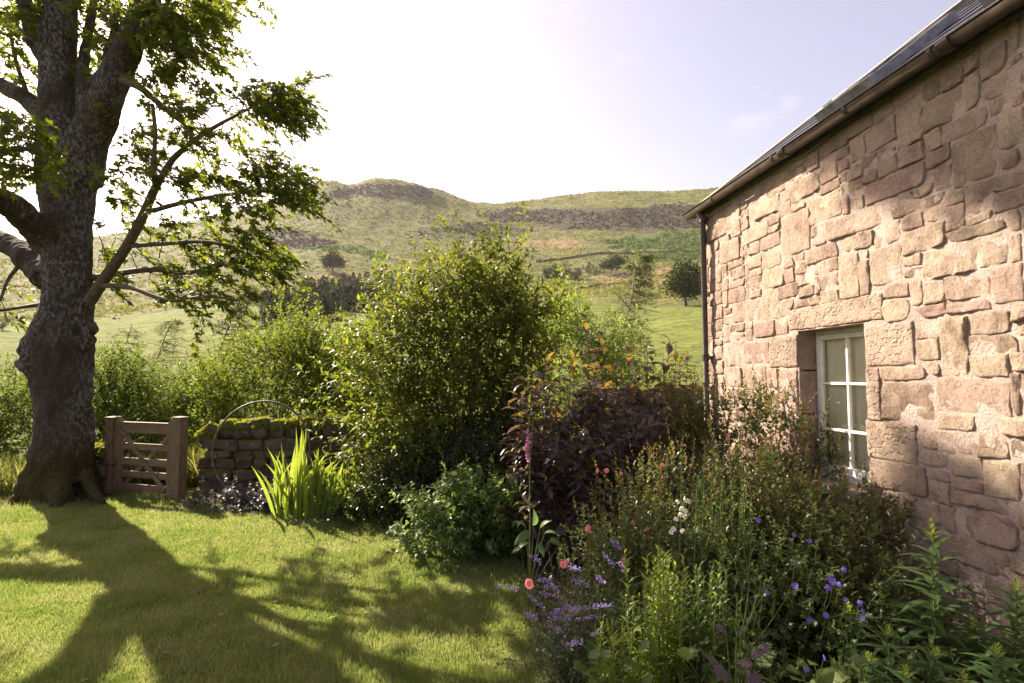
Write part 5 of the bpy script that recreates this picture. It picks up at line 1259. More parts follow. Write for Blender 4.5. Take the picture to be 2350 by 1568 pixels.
# purple-leaved elder with big leaves
M_PUR = leaf_mat('purple_leaf', [(.034,.026,.032), (.050,.038,.043), (.068,.052,.055), (.070,.080,.036), (.044,.032,.040), (.056,.043,.050), (.058,.074,.034)], .38, tcol=(.32,.17,.07), rough=.34, spec=1.0)
M_PURG = leaf_mat('bronze_young_leaf', [(.12,.13,.028), (.15,.11,.03), (.17,.10,.03), (.10,.12,.03)], .45, tcol=(.38,.26,.05), rough=.4)
def purple_elder():
    rng = np.random.default_rng(61); b = gp(585, 5.6); t = thing('purple_elder', 'large shrub with dark purple leaves and bronze tips', 'shrub', b, math.atan2(RT[1], RT[0]))
    ells = [(-.05,0,1.08,.72,.5,.68),(.35,.1,1.25,.58,.5,.5),(-.35,-.1,.75,.5,.45,.6),(.75,.25,1.25,.45,.4,.4),(0,-.25,.5,.5,.35,.42)]
    pts, d = ell_points(rng, ells, 250, 3.0)
    extra = [(.02,0,2.2),(.12,.1,1.9),(-.25,0,1.9),(.88,.2,2.0),(.62,.15,2.02),(1.0,.25,1.8),(.72,.2,1.8),(.3,0,1.75),(-.62,-.1,1.5),(-.55,-.1,1.7),(.95,.2,1.95),(.45,.1,1.9),(-.1,.1,1.8),(-.4,0,1.8),(.8,.1,1.85),(.55,.2,1.75),(1.1,.3,1.9),(.2,.1,2.05),(-.7,0,1.6),(.05,0,2.05),(.66,.2,1.95)]      # tall young shoots
    pts = np.vstack([pts, np.array(extra)]); d = np.vstack([d, np.tile([0, 0, 1.0], (len(extra), 1))])
    n = len(pts); D = unit(d * .6 + np.array([0, 0, .8]) + rng.normal(0, .25, d.shape)); Ln = rng.uniform(.18, .36, n); D[-len(extra):] = unit(np.array([0, 0, 1.0]) + rng.normal(0, .1, (len(extra), 3)))
    Ln[-len(extra):] = .5
    P0 = pts - D * Ln[:, None] * .7; P0[:, 2] = np.maximum(P0[:, 2], .03)
    pos, ax, nr, sz = shoot_leaves(rng, P0, D, Ln, 9, ang=1.15, droop=.35, upb=.8, sag=.05, jit=.22, taper=.5)
    sz = sz * .165; sz[-9 * len(extra):] *= 1.15; age = np.tile(np.arange(9), n); shoot = np.repeat(np.arange(n), 9)
    young = ((age >= 7) & (rng.random(len(pos)) < .45)) | ((shoot >= n - len(extra)) & (rng.random(len(pos)) < .35))
    tm = tmpl_leaf(.2, .06, .25); tm2 = tmpl_leaf(.23, .1, .12)
    near = pos[:, 1] * -1 + .25 * pos[:, 2] + rng.random(len(pos)) * .5          # front leaves show largest
    order = np.argsort(-near); single = np.zeros(len(pos), bool); single[order[:280]] = True; single &= pos[:, 2] > .05
    for mat, sel, nm in ((M_PUR, ~young, 'leaf'), (M_PURG, young, 'young_leaf')):
        MM = [mesh_np('leaf', *tt, mat, True) for tt in (tm, tm2)]
        s = sel & single; leaf_objs(nm, MM, pos[s], ax[s], nr[s], sz[s], t)
        s = sel & ~single; tag(link('foliage', leaves_mesh('foliage', tm, pos[s], ax[s], nr[s], sz[s], mat, True), t), kind='stuff')
    pr = [(np.array(curve_pts((rng.normal(0, .1), rng.normal(0, .08), -.03), P0[k], 6, wob=.02, rng=rng)), np.linspace(.012, .004, 6)) for k in range(0, n, 5)] + [(curve_pts(P0[k], P0[k] + D[k] * Ln[k], 3), np.array([.004, .003, .002])) for k in range(n)]
    tubes_obj('branches', pr, plain_mat('dark_purple_stem', (.05,.028,.028), .6), t, 5)
purple_elder()

# roses -------------------------------------------------------------
M_ROSEL = leaf_mat('rose_leaf', [(.040,.064,.020), (.056,.086,.026), (.078,.105,.030), (.080,.078,.028), (.048,.074,.028)], .42, rough=.36, spec=.6)
M_ROSET = leaf_mat('rose_leaf_bronze', [(.075,.090,.024), (.105,.095,.028), (.125,.075,.032), (.070,.095,.024)], .45, rough=.4)
M_PINK = leaf_mat('rose_petal', [(.66,.27,.28), (.74,.40,.38), (.60,.18,.18), (.70,.33,.32)], .35, rough=.6, spec=.2)
M_RSTEM = plain_mat('rose_stem', (.13,.075,.035), .6, var=.3)
def rose_flower(seed, open_=1.0):
    rng = np.random.default_rng(seed); V, F, b = [], [], 0
    for ring, (n, r, tilt) in enumerate(((5, .62, .10), (5, .46, .5), (4, .28, .95), (3, .15, 1.3))):
        tilt = min(1.5, tilt + (1 - open_) * .8)
        for k in range(n):
            a = 2 * math.pi * (k + .5 * ring) / n + rng.normal(0, .08); o = np.array([math.cos(a), math.sin(a), 0]); s = np.array([-math.sin(a), math.cos(a), 0])
            up = np.array([0, 0, 1.0]); g = 4; pv = []
            for i in range(g + 1):
                t = i / g; cur = tilt * (1 - .35 * t); rad = .06 + r * t * math.cos(cur); z = r * t * math.sin(cur) + .03 * math.sin(3 * t + seed)
                w = r * (.25 + .85 * math.sin(min(1, t * 1.05) * 1.9) ** .8) * .62
                for q in (-1, -.4, .4, 1): pv.append(o * rad + s * q * w * (1 - .1 * (t == 1) * abs(q)) + up * (z + .10 * r * q * q * (1 - t * .4)))
            f = [(i*4+j, i*4+j+1, (i+1)*4+j+1, (i+1)*4+j) for i in range(g) for j in range(3)]
            V += pv; F += [tuple(x + b for x in q) for q in f]; b += len(pv)
    return mesh_np('flower', np.array(V), np.array(F), M_PINK, True)
RF = [rose_flower(1, 1.0), rose_flower(2, .85), rose_flower(3, .35)]
def on_plant(t, name, me, world, size, face, spin=0.0):
    o = bpy.data.objects.new(name, me); COL.objects.link(o); o.parent = t
    M = Matrix.Rotation(-t.rotation_euler.z, 4, 'Z') @ Matrix.Translation(-Vector(t.location)) @ Matrix.Translation(Vector(world)) @ Vector(face).to_track_quat('Z', 'Y').to_matrix().to_4x4() @ Matrix.Rotation(spin, 4, 'Z') @ Matrix.Scale(size, 4)
    o.matrix_local = M; return o
def rose(label, u, depth, ells, nsh, leaf, seed, flowers=(), bronze=.35, mat=M_ROSEL):
    t, P0, D, Ln = shrub('rose_bush', label, gp(u, depth), ells, nsh, 9, leaf, tmpl_leaf(.3, .06, .12), mat, (.12, .3), max(20, nsh // 14), .11, seed, droop=.1, stems=26, stem_r=.006, stem_mat=M_RSTEM, upb=.8)
    rng = np.random.default_rng(seed + 1); top = np.argsort(-P0[:, 2] + rng.random(len(P0)) * .5)[:int(nsh * bronze * .5)]
    pos, ax, nr, sz = shoot_leaves(rng, P0[top] + D[top] * Ln[top, None] * .8, unit(D[top] + np.array([0, 0, .8])), rng.uniform(.1, .22, len(top)), 9, ang=.8, droop=0, jit=.3)
    tag(link('young_foliage', leaves_mesh('young_foliage', tmpl_leaf(.22, .06, .12), pos, ax, nr, sz * leaf * .7, M_ROSET), t), kind='stuff')
    for k, (x, y, s, v) in enumerate(flowers):
        fw = P(x * DS, y * DS, depth - .42); fc = -FW0 * .8 + UPZ * .5 + RT * rng.normal(-.2, .4); on_plant(t, 'flower', RF[v], fw, s * .46, fc, k * 1.3)
        q = np.array([fw - UPZ * .02, fw - UPZ * .1 + FW0 * .05, fw - UPZ * .24 + FW0 * .16]); R_ = Matrix.Rotation(-t.rotation_euler.z, 3, 'Z'); q = np.array([R_ @ (Vector(p) - t.location) for p in q])
        tubes_obj('flower_stalk', [(q, np.array([.003, .003, .004]))], M_RSTEM, t, 5)
    return t
rose('tall bronze-tipped rose bush against the cottage corner', 752, 5.5, [(0,0,.85,.6,.5,.65),(-.35,0,1.0,.5,.45,.6),(.4,-.1,.8,.5,.45,.6),(.2,0,1.35,.4,.35,.3),(-.2,.1,1.4,.35,.3,.3)], 820, .056, 71, [(1672,998,.05,1)], bronze=.9)
rose('sprawling rose bush with pink flowers beside the purple elder', 640, 4.35, [(.1,0,.5,.6,.45,.45),(.5,.1,.62,.5,.45,.48),(-.25,-.1,.35,.4,.4,.35),(.2,-.2,.35,.6,.35,.35)], 850, .05, 72, [(1392,1080,.055,1),(1372,1082,.045,2),(1520,1068,.05,2),(1427,1087,.03,2),(1350,1214,.085,1),(1452,1200,.05,2),(1486,1214,.04,2),(1300,1290,.05,1)], bronze=.5)
rose('dense rose bush below the cottage window', 800, 4.25, [(0,0,.62,.55,.45,.5),(-.45,.0,.7,.5,.45,.48),(.42,0,.5,.4,.4,.42),(0,-.25,.35,.7,.35,.35)], 950, .052, 73, [(1878,1362,.07,1)], bronze=.25, mat=M_ROSEL)
rose('small low rose with open pink flowers at the lawn edge', 572, 3.75, [(0,0,.3,.28,.28,.28),(.25,0,.42,.25,.25,.3)], 240, .042, 74, [(1214,1340,.085,0),(1292,1296,.065,1),(1430,1287,.055,2)], bronze=.15)
shrub('border_filler', 'mixed dark foliage between the rose bushes and the willowherb', gp(735, 3.75), [(0,0,.35,.6,.45,.4),(.5,.1,.4,.5,.4,.45),(-.5,0,.4,.5,.4,.4)], 900, 9, .05, TQ, M_ROSEL, (.1, .28), 80, .1, 75, cat='plant', stems=14, stem_r=.004, stem_mat=M_GSTEM)

# narrow-leaved upright plants -------------------------------------
M_WIL = leaf_mat('willowherb_leaf', [(.045,.085,.030), (.060,.105,.034), (.075,.120,.040)], .4, rough=.42, spec=.5)
M_WILT = leaf_mat('willowherb_tip', [(.16,.22,.045), (.20,.25,.05)], .5, rough=.5)
LW = [mesh_np('leaf', *tmpl_long(.10, a, .012, 5), M_WIL, True) for a in (.25, .45, .1)]
LWT = [mesh_np('leaf', *tmpl_long(.10, .1, .01, 3), M_WILT, True)]
def willowherb(label, tip_xy, depth, nleaf, seed, L=.17):
    rng = np.random.default_rng(seed); tip = P(tip_xy[0] * DS, tip_xy[1] * DS, depth); b = np.array([tip[0] + rng.normal(0, .04), tip[1] + rng.normal(0, .04), .012]); H = tip[2] - b[2]
    t = thing('willowherb', label, 'plant', b, 0, 'tall willowherbs by the cottage wall')
    s = curve_pts((0, 0, 0), tip - b, 8, wob=.008, rng=rng); tubes_obj('stem', [(s, np.linspace(.006, .0025, 8))], M_GSTEM, t, 6)
    f = np.linspace(.12, .90, nleaf) + rng.normal(0, .01, nleaf); a = np.arange(nleaf) * 2.39996 + rng.random() * 6
    p = np.stack([np.interp(f, np.linspace(0, 1, 8), s[:, i]) for i in range(3)], -1)
    e = np.stack([np.cos(a), np.sin(a), .35 - .35 * (1 - f) + rng.normal(0, .12, nleaf)], -1)
    sz = L * (1.05 - .75 * np.maximum(0, (f - .5) / .5) ** 1.6) * rng.uniform(.85, 1.12, nleaf)
    leaf_objs('leaf', LW, p, e, np.tile(UPZ, (nleaf, 1)) + e * .0, sz, t)
    m = 24; f = np.linspace(.88, 1.0, m); a = np.arange(m) * 2.4; p = np.stack([np.interp(f, np.linspace(0, 1, 8), s[:, i]) for i in range(3)], -1)
    e = np.stack([np.cos(a), np.sin(a), .5 + 1.3 * (f - .88) / .12], -1); tag(link('bud_spike', leaves_mesh('bud_spike', tmpl_long(.1, .1, .01, 3), p, e, np.tile(UPZ, (m, 1)) + rng.normal(0, .1, (m, 3)), np.linspace(.06, .022, m), M_WILT, True), t))
for i, q in enumerate([((2135,1192),3.15,46,.19),((1945,1385),3.2,34,.16),((2330,1325),2.95,44,.19),((2040,1440),2.9,34,.16),((2230,1420),3.1,36,.18),((2150,1490),2.75,34,.17),((2290,1480),2.7,36,.18),((2370,1400),3.1,34,.18),((2080,1530),2.6,28,.16),((2210,1540),2.55,28,.17),((1990,1500),2.75,28,.15)]):
    willowherb(['tallest willowherb with pale green tip standing against the cottage wall', 'shorter willowherb just left of the tallest one', 'willowherb with leafy spire at the right edge of the border', 'pale-tipped willowherb below the tallest one', 'broad willowherb between the tallest spire and the right-edge spire',
                'low willowherb in front of the tallest spire', 'low leafy willowherb in the bottom right corner', 'willowherb leaving the picture at the right beside the wall', 'short willowherb at the bottom edge below the pale-tipped one', 'short dark willowherb at the bottom edge right of centre', 'short willowherb at the left end of its group'][i], q[0], q[1], int(q[2] * 1.5), 81 + i, q[3] * 1.12)
M_ASTER = leaf_mat('aster_leaf', [(.13,.18,.034), (.165,.215,.042), (.11,.155,.03), (.19,.23,.05)], .55, rough=.42)  # brightened to stand in for sunlight missing on the front clump
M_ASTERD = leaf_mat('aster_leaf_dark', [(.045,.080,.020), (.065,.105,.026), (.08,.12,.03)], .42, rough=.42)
def upright_clump(label, stems, seed, mat, L=.085, nl=30, w=.1, name='leafy_clump'):
    rng = np.random.default_rng(seed); tips = np.array([P(x * DS, y * DS, d) for x, y, d in stems]); b = np.array([*tips[:, :2].mean(0), .012]); t = thing(name, label, 'plant', b)
    pr, Q, A, N, S = [], [], [], [], []
    for tp in tips:
        s0 = np.array([(tp[0] - b[0]) * .7, (tp[1] - b[1]) * .7, 0]); s = curve_pts(s0, tp - b, 6, wob=.01, rng=rng); pr.append((s, np.linspace(.0045, .0015, 6)))
        f = np.linspace(.1, 1, nl); a = np.arange(nl) * 2.39996 + rng.random() * 6; Q.append(np.stack([np.interp(f, np.linspace(0, 1, 6), s[:, i]) for i in range(3)], -1))
        A.append(np.stack([np.cos(a), np.sin(a), .5 + .9 * f ** 3 + rng.normal(0, .15, nl)], -1)); N.append(np.tile(UPZ, (nl, 1)) + rng.normal(0, .2, (nl, 3))); S.append(L * (1.1 - .6 * f ** 2) * rng.uniform(.8, 1.2, nl))
    tag(link('foliage', leaves_mesh('foliage', tmpl_long(w, .3, .015, 4), np.concatenate(Q), np.concatenate(A), np.concatenate(N), np.concatenate(S), mat, True), t), kind='stuff')
    tubes_obj('stems', pr, M_GSTEM, t, 5); return t
rg = random.Random(9)
upright_clump('bright yellow-green sunlit clump of narrow upright leaves', [(1520 + rg.gauss(0, 38), 1262 + abs(rg.gauss(0, 75)), rg.uniform(2.7, 3.05)) for k in range(42)], 91, M_ASTER)
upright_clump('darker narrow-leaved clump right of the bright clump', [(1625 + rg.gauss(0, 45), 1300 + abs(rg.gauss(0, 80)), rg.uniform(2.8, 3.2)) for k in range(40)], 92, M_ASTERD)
upright_clump('small narrow-leaved clump at the lawn edge below the catmint', [(1420 + rg.gauss(0, 40), 1420 + abs(rg.gauss(0, 70)), rg.uniform(2.7, 2.95)) for k in range(22)], 93, M_ASTER, L=.075)
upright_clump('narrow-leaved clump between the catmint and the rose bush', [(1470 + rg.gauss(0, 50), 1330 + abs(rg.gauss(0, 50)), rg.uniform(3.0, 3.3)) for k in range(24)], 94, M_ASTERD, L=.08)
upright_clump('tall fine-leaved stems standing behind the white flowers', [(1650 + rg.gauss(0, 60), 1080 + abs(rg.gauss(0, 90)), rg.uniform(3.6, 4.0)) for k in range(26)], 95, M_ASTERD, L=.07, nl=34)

# flowers ------------------------------------------------------------
def petals_mesh(name, n, r, cup, mat, w=.42):
    V, F, b = [], [], 0
    for k in range(n):
        a = 2 * math.pi * k / n; o = np.array([math.cos(a), math.sin(a), 0]); s = np.array([-math.sin(a), math.cos(a), 0]); pv = [o * .04]
        for t, ww in ((.35, .55), (.75, 1.0), (1.0, .6)): pv += [o * r * t + s * w * ww * r * q + UPZ * cup * r * t * (1 + .2 * abs(q)) for q in (-1, 0, 1)]
        V += pv; F += [tuple(x + b for x in f) for f in ((0,2,1),(0,3,2),(1,2,5),(1,5,4),(2,3,6),(2,6,5),(4,5,8),(4,8,7),(5,6,9),(5,9,8))]; b += len(pv)
    return mesh_np(name, np.array(V), np.array(F), mat, True)
M_VIO = leaf_mat('violet_petal', [(.20,.13,.50), (.25,.17,.58), (.17,.11,.44)], .4, rough=.6, spec=.2)
M_LAV = leaf_mat('catmint_flower', [(.26,.19,.44), (.36,.27,.52), (.20,.15,.38), (.46,.34,.56)], .35, rough=.7, spec=.2)
M_WHT = leaf_mat('white_petal', [(.75,.73,.70), (.8,.78,.74)], .3, rough=.6, spec=.2)
M_FOX = leaf_mat('foxglove_bell', [(.42,.18,.33), (.48,.24,.40), (.36,.14,.28)], .35, rough=.5)
GF = petals_mesh('flower', 5, 1.0, .25, M_VIO)
M_GER = leaf_mat('geranium_leaf', [(.034,.054,.016), (.050,.076,.022), (.068,.090,.026)], .36, rough=.45)
def geranium(label, u, depth, ells, nsh, seed, flowers, leaf=.06):
    t, P0, D, Ln = shrub('geranium_plant', label, gp(u, depth), ells, nsh, 5, leaf, tmpl_lobed(5, .4, .08), M_GER, (.1, .25), nsh // 8, .1, seed, cat='plant', stems=12, stem_r=.003, stem_mat=M_GSTEM, upb=1.0, ang=1.2)
    rng = np.random.default_rng(seed)
    for x, y, s in flowers:
        fw = P(x * DS, y * DS, depth - .36 + rng.normal(0, .03)); on_plant(t, 'flower', GF, fw, s * .66, -FW0 * .7 + UPZ * .5 + RT * rng.normal(0, .4), rng.random() * 6)
        q = np.array([fw, fw - UPZ * .12 + FW0 * .04, fw - UPZ * .26 + FW0 * .14]); R_ = Matrix.Rotation(-t.rotation_euler.z, 3, 'Z'); q = np.array([R_ @ (Vector(p) - t.location) for p in q]); tubes_obj('flower_stalk', [(q, np.array([.0015, .0018, .002]))], M_GSTEM, t, 4)
geranium('dark geranium with violet-blue flowers below the window rose', 815, 3.5, [(0,0,.38,.5,.4,.35),(.4,0,.3,.4,.35,.3),(-.4,0,.35,.4,.35,.35)], 420, 101,
         [(1912,1335,.03),(1900,1350,.028),(1925,1342,.026),(1905,1328,.024),(1858,1423,.026),(1895,1412,.026),(1825,1345,.026),(1936,1308,.024),(1972,1385,.026),(1980,1402,.024),(1978,1418,.024),(1740,1194,.022),(1822,1228,.02),(1858,1242,.02),(1826,1290,.02),(1940,1375,.018),(1760,1360,.024)])
geranium('low geranium patch with few violet flowers at the bottom edge', 800, 2.85, [(0,0,.2,.45,.3,.2),(.4,0,.18,.35,.3,.18),(-.4,0,.2,.35,.3,.2)], 300, 102, [(1890,1510,.02),(1850,1535,.018)], leaf=.055)
def catmint():
    rng = np.random.default_rng(111)
    t, P0, D, Ln = shrub('catmint_plant', 'spilling catmint with lilac flower spikes at the lawn edge', gp(572, 3.3), [(.05,0,.2,.26,.25,.22),(-.12,.05,.16,.2,.2,.15),(.2,.1,.35,.22,.22,.25)], 280, 8, .03, tmpl_leaf(.34, .06, .1), leaf_mat('catmint_leaf', [(.050,.065,.040), (.07,.09,.05), (.09,.11,.06)], .35, rough=.5), (.1, .22), 40, .08, 111, cat='plant', stems=14, stem_r=.003, stem_mat=M_GSTEM)
    spikes = [(1190,1352,1140,1345),(1250,1400,1215,1370),(1300,1400,1260,1408),(1330,1396,1290,1392),(1370,1392,1310,1398),(1400,1388,1365,1392),(1375,1412,1320,1422),(1310,1415,1262,1420),(1350,1340,1310,1330),(1290,1445,1260,1440),(1340,1470,1300,1478),(1380,1450,1360,1455),(1290,1370,1240,1360),(1265,1330,1235,1330),(1240,1290,1215,1272),(1410,1300,1385,1268),(1440,1320,1420,1290),(1390,1340,1370,1322),(1230,1420,1200,1405),(1430,1265,1400,1235),(1330,1310,1305,1300),(1280,1350,1250,1345)]
    R_ = Matrix.Rotation(-t.rotation_euler.z, 3, 'Z'); loc = lambda w: np.array(R_ @ (Vector(w) - t.location))
    for a, b, c, d in spikes:
        dp = 3.0 + rng.normal(0, .08) + (.3 if b < 1330 else 0); p0, p1 = loc(P(a * DS, b * DS, dp)), loc(P(c * DS, d * DS, dp - .03)); n = 46; f = rng.random(n)
        e = unit((p1 - p0)[None])[0]; q = p0 + (p1 - p0) * f[:, None] + rng.normal(0, .006, (n, 3)); ax = unit(rng.normal(0, 1, (n, 3)) + e * .3)
        link('flower_spike', leaves_mesh('flower_spike', tmpl_leaf(.42, .15, .1), q, ax, rng.normal(0, 1, (n, 3)), rng.uniform(.007, .013, n), M_LAV), t)
        st = p0 - (p1 - p0) * .9 + np.array([0, .06, -.06]); tubes_obj('spike_stem', [(curve_pts(st, p1, 5, sag=.02), np.full(5, .0014))], M_GSTEM, t, 4)
catmint()
def foxglove():
    tip, bot = Pd(1212, 850, 4.75), Pd(1216, 1075, 4.75); b = np.array([*bot[:2], .012]); t = thing('foxglove', 'single foxglove spike with pink bells in front of the purple elder', 'plant', b); rng = np.random.default_rng(121)
    s = smooth_path(np.array([[0, 0, 0], (bot - b) * .6, bot - b, (bot + tip) / 2 - b + RT * .03, tip - b]), 14); tubes_obj('stem', [(s, np.linspace(.007, .002, 14))], M_GSTEM, t, 6)
    V, F = [], []; n = 8
    for i, (z, r) in enumerate(((0, .14), (.12, .2), (.5, .26), (.85, .30), (1.0, .40))):
        V += [(math.cos(2*math.pi*k/n) * r, math.sin(2*math.pi*k/n) * r, z) for k in range(n)]
        if i: F += [((i-1)*n+k, (i-1)*n+(k+1) % n, i*n+(k+1) % n, i*n+k) for k in range(n)]
    bell = mesh_np('bell', np.array(V), np.array(F), M_FOX, True)
    for k in range(14):
        y = 985 + k * 4.9; p = Pd(1213 + .01 * (y - 985), y, 4.75); d = -FW0 * rng.uniform(.2, .9) + RT * rng.normal(-.15, .7) - UPZ * .75; on_plant(t, 'bell', bell, p, .036 * (.75 + .35 * k / 13), d)
    Q = np.array([Pd(1213, 860 + k * 3.6, 4.75) + rng.normal(0, .012, 3) for k in range(34)]) - b; link('seed_pods', leaves_mesh('seed_pods', tmpl_leaf(.5, .2, .1), Q, unit(rng.normal(0, 1, (34, 3))), rng.normal(0, 1, (34, 3)), np.full(34, .022), M_ASTER), t)
foxglove()
def white_spire():
    t = thing('white_bellflower', 'tall pale stem with white flowers among the roses', 'plant', np.array([*Pd(1560, 1300, 3.55)[:2], .012])); b = np.array(t.location); rng = np.random.default_rng(131)
    for x, y0, y1 in ((1567, 985, 1420), (1618, 1010, 1420), (1600, 1100, 1400)):
        s = np.array([P(x * DS, y0 * DS, 3.55), P((x - 5) * DS, (y0 + y1) / 2 * DS, 3.55), P((x - 12) * DS, y1 * DS, 3.6)]) - b; s = np.vstack([s, [s[-1][0], s[-1][1], 0]])
        tubes_obj('stem', [(s[::-1], np.array([.005, .004, .0035, .002]))], M_GSTEM, t, 5)
        n = 60; f = rng.random(n); q = s[0] + (s[1] - s[0]) * f[:, None]; a = rng.random(n) * 6.28; link('leaves', leaves_mesh('leaves', tmpl_long(.13, .25, .01, 4), q, np.stack([np.cos(a), np.sin(a), rng.uniform(.1, .9, n)], -1), np.tile(UPZ, (n, 1)), rng.uniform(.03, .075, n) * (.4 + .8 * f), M_ASTERD, True), t)
    WF = petals_mesh('flower', 4, 1.0, .5, M_WHT, .5)
    for x, y in ((1557,1150),(1568,1143),(1562,1165),(1574,1172),(1560,1180),(1569,1184),(1547,1213),(1564,1216),(1580,1150),(1552,1190),(1541,1222)): on_plant(t, 'flower', WF, Pd(x, y, 3.52), .016, -FW0 + RT * rng.normal(0, .6) + UPZ * rng.normal(0, .4), rng.random() * 6)
white_spire()
# broad-leaved plants: each leaf a piece
def broad(name, label, base, specs, tmpl, mat, cat='plant', seed=1):
    rng = np.random.default_rng(seed); b = np.asarray(base, float); t = thing(name, label, cat, b); me = [mesh_np('leaf', *q, mat, True) for q in tmpl]
    for i, (x, y, dep, size, dx, dz) in enumerate(specs):
        p = Pd(x, y, dep); ax = RT * dx - FW0 * rng.uniform(.2, .6) + UPZ * dz; leaf_objs('leaf', [me[i % len(me)]], np.array([p]), np.array([ax]), np.array([UPZ - FW0 * .5 + rng.normal(0, .2, 3)]), np.array([size]), t, b)
        tubes_obj('leaf_stalk', [(curve_pts((rng.normal(0, .015), rng.normal(0, .015), 0), p - b, 5, sag=.04), np.linspace(.004, .002, 5))], M_GSTEM, t, 5)
    return t
M_COM = leaf_mat('comfrey_leaf', [(.07,.12,.045), (.085,.14,.05)], .42, rough=.45)
broad('broad_leaved_plant', 'plant with large paddle-shaped green leaves below the purple elder', gp(528, 4.45), [(1215,1222,4.35,.17,-.6,-.3),(1225,1205,4.4,.13,.1,.9),(1212,1245,4.3,.13,-.9,-.4),(1250,1225,4.4,.12,.8,.2),(1262,1238,4.3,.11,.9,-.3),(1195,1258,4.25,.09,-.9,-.2),(1235,1248,4.2,.11,.3,-.5),(1280,1258,4.15,.09,.8,-.1),(1240,1212,4.4,.12,.5,.6),(1205,1210,4.42,.12,-.5,.4)], [tmpl_long(.21, .35, .05, 6), tmpl_long(.19, .5, .05, 6)], M_COM, seed=141)
M_MANT = leaf_mat('mantle_leaf', [(.085,.125,.035), (.11,.15,.045), (.07,.11,.035), (.13,.16,.06)], .42, rough=.4, spec=.5)
M_HEU = leaf_mat('heuchera_leaf', [(.075,.055,.062), (.10,.075,.08), (.06,.045,.05)], .3, tcol=(.2,.1,.1), rough=.38)
rg = random.Random(14)
broad('mantle_plant', 'scalloped pale green leaves low under the bright clump', gp(600, 2.9), [(rg.uniform(1330,1500), rg.uniform(1470,1570), rg.uniform(2.65,2.85), rg.uniform(.06,.10), rg.uniform(-.8,.8), rg.uniform(.1,.5)) for k in range(22)], [tmpl_round(9), tmpl_round(10, .05)], M_MANT, seed=142)
broad('mantle_plant', 'scalloped green leaves low at the bottom right of the bright clump', gp(720, 2.75), [(rg.uniform(1560,1760), rg.uniform(1455,1570), rg.uniform(2.55,2.75), rg.uniform(.06,.10), rg.uniform(-.8,.8), rg.uniform(.1,.5)) for k in range(26)], [tmpl_round(9), tmpl_lobed(7, .8, .1)], M_MANT, seed=143)
broad('heuchera_plant', 'few dusky purple lobed leaves at the bottom edge', gp(728, 2.62), [(1665,1440,2.5,.07,-.6,.1),(1690,1450,2.5,.06,.5,.4),(1690,1510,2.45,.085,.2,.0),(1715,1500,2.45,.07,.8,.2),(1672,1535,2.4,.095,-.5,.0),(1705,1545,2.4,.08,.5,-.1),(1740,1490,2.5,.06,.8,.3),(1650,1520,2.45,.06,-.9,.2)], [tmpl_lobed(7, .72, .1)], M_HEU, seed=144)
broad('mantle_plant', 'toothed light green leaves at the bottom edge below the violet flowers', gp(835, 2.6), [(rg.uniform(1820,1980), rg.uniform(1510,1580), rg.uniform(2.4,2.6), rg.uniform(.06,.10), rg.uniform(-.9,.9), rg.uniform(.0,.5)) for k in range(22)], [tmpl_leaf(.36, .06, .15)], M_MANT, seed=145)
def columbine(label, stems, base, dep, seed):
    b = np.asarray(base, float); t = thing('columbine', label, 'plant', b, 0, 'gone-over columbines'); rng = np.random.default_rng(seed); pr, Q = [], []
    for pts in stems:
        s = smooth_path(np.vstack([[0, 0, 0], [Pd(x, y, dep) - b for x, y in pts]]), 10); pr.append((s, np.linspace(.003, .0013, 10)))
        for k in range(5):
            j = rng.integers(5, 9); e = s[j] + np.array([rng.normal(0, .035), rng.normal(0, .035), rng.uniform(.03, .09)]); pr.append((curve_pts(s[j], e, 4, sag=.01), np.linspace(.0014, .001, 4))); Q.append(e)
        Q.append(s[-1])
    tubes_obj('stems', pr, M_GSTEM, t, 4); Q = np.repeat(np.array(Q), 5, 0); n = len(Q)
    for k in range(0, n, 5): link('seed_head', leaves_mesh('seed_head', tmpl_long(.13, -.2, .03, 3), Q[k:k+5], np.array([0, 0, 1.0]) + rng.normal(0, .28, (5, 3)), rng.normal(0, 1, (5, 3)), rng.uniform(.022, .034, 5), M_ASTERD, True), t)
columbine('tall bare columbine stalks with seed heads in the foreground', [[(1690,1480),(1700,1330),(1660,1240)],[(1700,1470),(1720,1340),(1700,1225)],[(1705,1460),(1745,1350),(1755,1235)],[(1700,1500),(1730,1400),(1785,1320)],[(1695,1500),(1715,1380),(1725,1215)],[(1700,1520),(1760,1440),(1800,1380)]], gp(740, 2.7), 2.6, 151)
columbine('short columbine stalks with seed heads beside the low willowherb', [[(1930,1540),(1920,1470),(1905,1440)],[(1935,1540),(1945,1480),(1940,1430)],[(1940,1550),(1965,1480),(1975,1445)]], gp(845, 2.6), 2.5, 152)
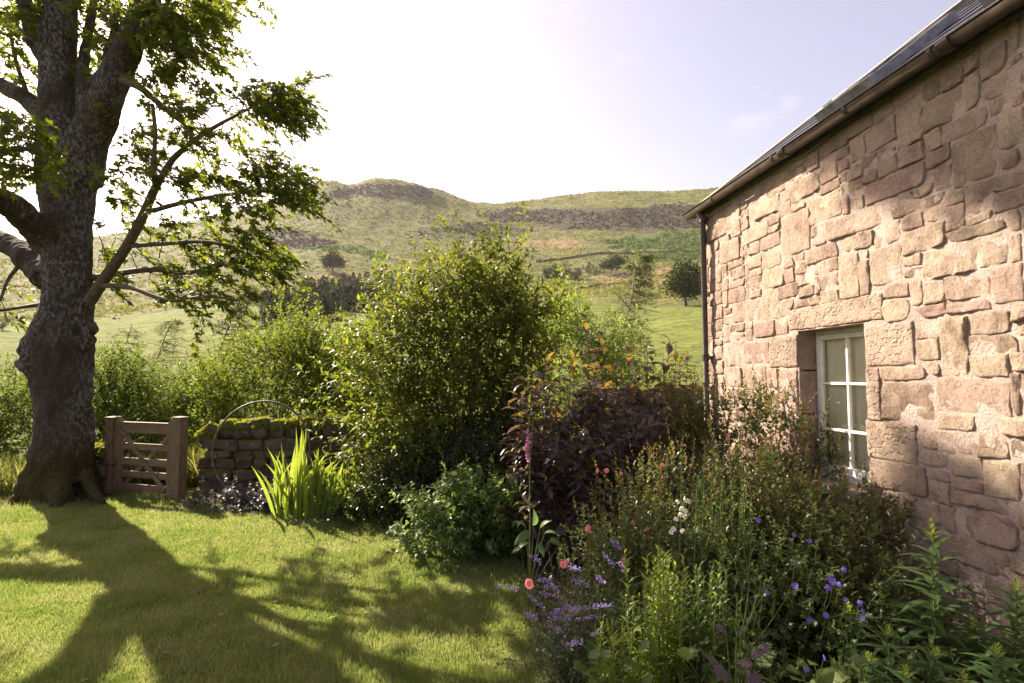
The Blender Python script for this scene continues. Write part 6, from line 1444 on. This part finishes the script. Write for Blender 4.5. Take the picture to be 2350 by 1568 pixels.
# rough grass by the tree foot and beyond the gate
def rough_grass(name, label, cx, cd, rx, rd, n, h, seed, mat):
    rng = np.random.default_rng(seed); a = rng.random(n) * 6.28; r = np.sqrt(rng.random(n)); T, F = tmpl_long(.02, .5, .002, 3)
    p = np.array([CAM(cx + math.cos(q) * w * rx, cd + math.sin(q) * w * rd, 0.0) for q, w in zip(a, r)]); b = CAM(cx, cd)
    ax = np.array([0, 0, 1.0]) + rng.normal(0, .28, (n, 3)); t = tag(link(name, leaves_mesh(name, (T, F), p - b, ax, rng.normal(0, 1, (n, 3)) + np.array([.6, 0, 0]), h * rng.uniform(.5, 1.25, n), mat)), label, 'grass', kind='stuff'); t.location = b
M_RG = leaf_mat('rough_grass', [(.085,.11,.025), (.12,.14,.035), (.16,.155,.06), (.07,.095,.02)], .45, rough=.5)
rough_grass('rough_grass', 'long rough grass left of the sycamore foot', -8.1, 8.9, 1.1, .9, 2600, .5, 161, M_RG)
rough_grass('rough_grass', 'pale long grass just beyond the wooden gate', -5.2, 10.0, 2.2, .9, 5200, .55, 162, M_RG)
rough_grass('rough_grass', 'tufts of grass around the sycamore roots', -6.6, 7.75, 1.1, .35, 900, .12, 163, M_RG)
rough_grass('rough_grass', 'dry grass beside the wall end past the gate post', -4.45, 9.3, .5, .5, 900, .7, 164, M_RG)
M_DEAD = leaf_mat('fallen_leaf', [(.22,.15,.07), (.30,.22,.10), (.16,.10,.05)], .2, rough=.7)
FL = mesh_np('fallen_leaf', *tmpl_lobed(5, .5, .05), M_DEAD)
rg = random.Random(21)
for x, y, w in [(325,1486,'in front of the trunk shadow'),(497,1408,'in the middle of the lawn shade'),(630,1484,'right of centre on the shaded lawn'),(370,1498,'below the bright patch'),(760,1418,'near the flower border'),(855,1402,'close to the small rose'),(180,1565,'at the bottom left corner'),(640,1380,'under the dappled edge of shade')]:
    p = Gd(x, y, .04); o = link('fallen_leaf', FL, None, p, (rg.uniform(-.3,.3), rg.uniform(-.3,.3), rg.uniform(0,6)), rg.uniform(.05,.08)); tag(o, 'small dry fallen leaf lying on the grass ' + w, 'leaf', 'fallen leaves on the lawn')
# ================================================================== the air: thin haze over the valley
def haze():
    m, n, l, out = new_mat('haze')
    v = n.new('ShaderNodeVolumePrincipled'); v.inputs['Density'].default_value = .00008; v.inputs['Color'].default_value = (.95,.93,.92,1); v.inputs['Anisotropy'].default_value = .3
    l.new(v.outputs[0], out.inputs['Volume'])
    mb = MB(); mb.box((-2650, -2650, -8), (2650, 2650, 330)); o = mb.build('haze', m); tag(o, 'thin summer haze hanging over the valley', kind='stuff')
haze()
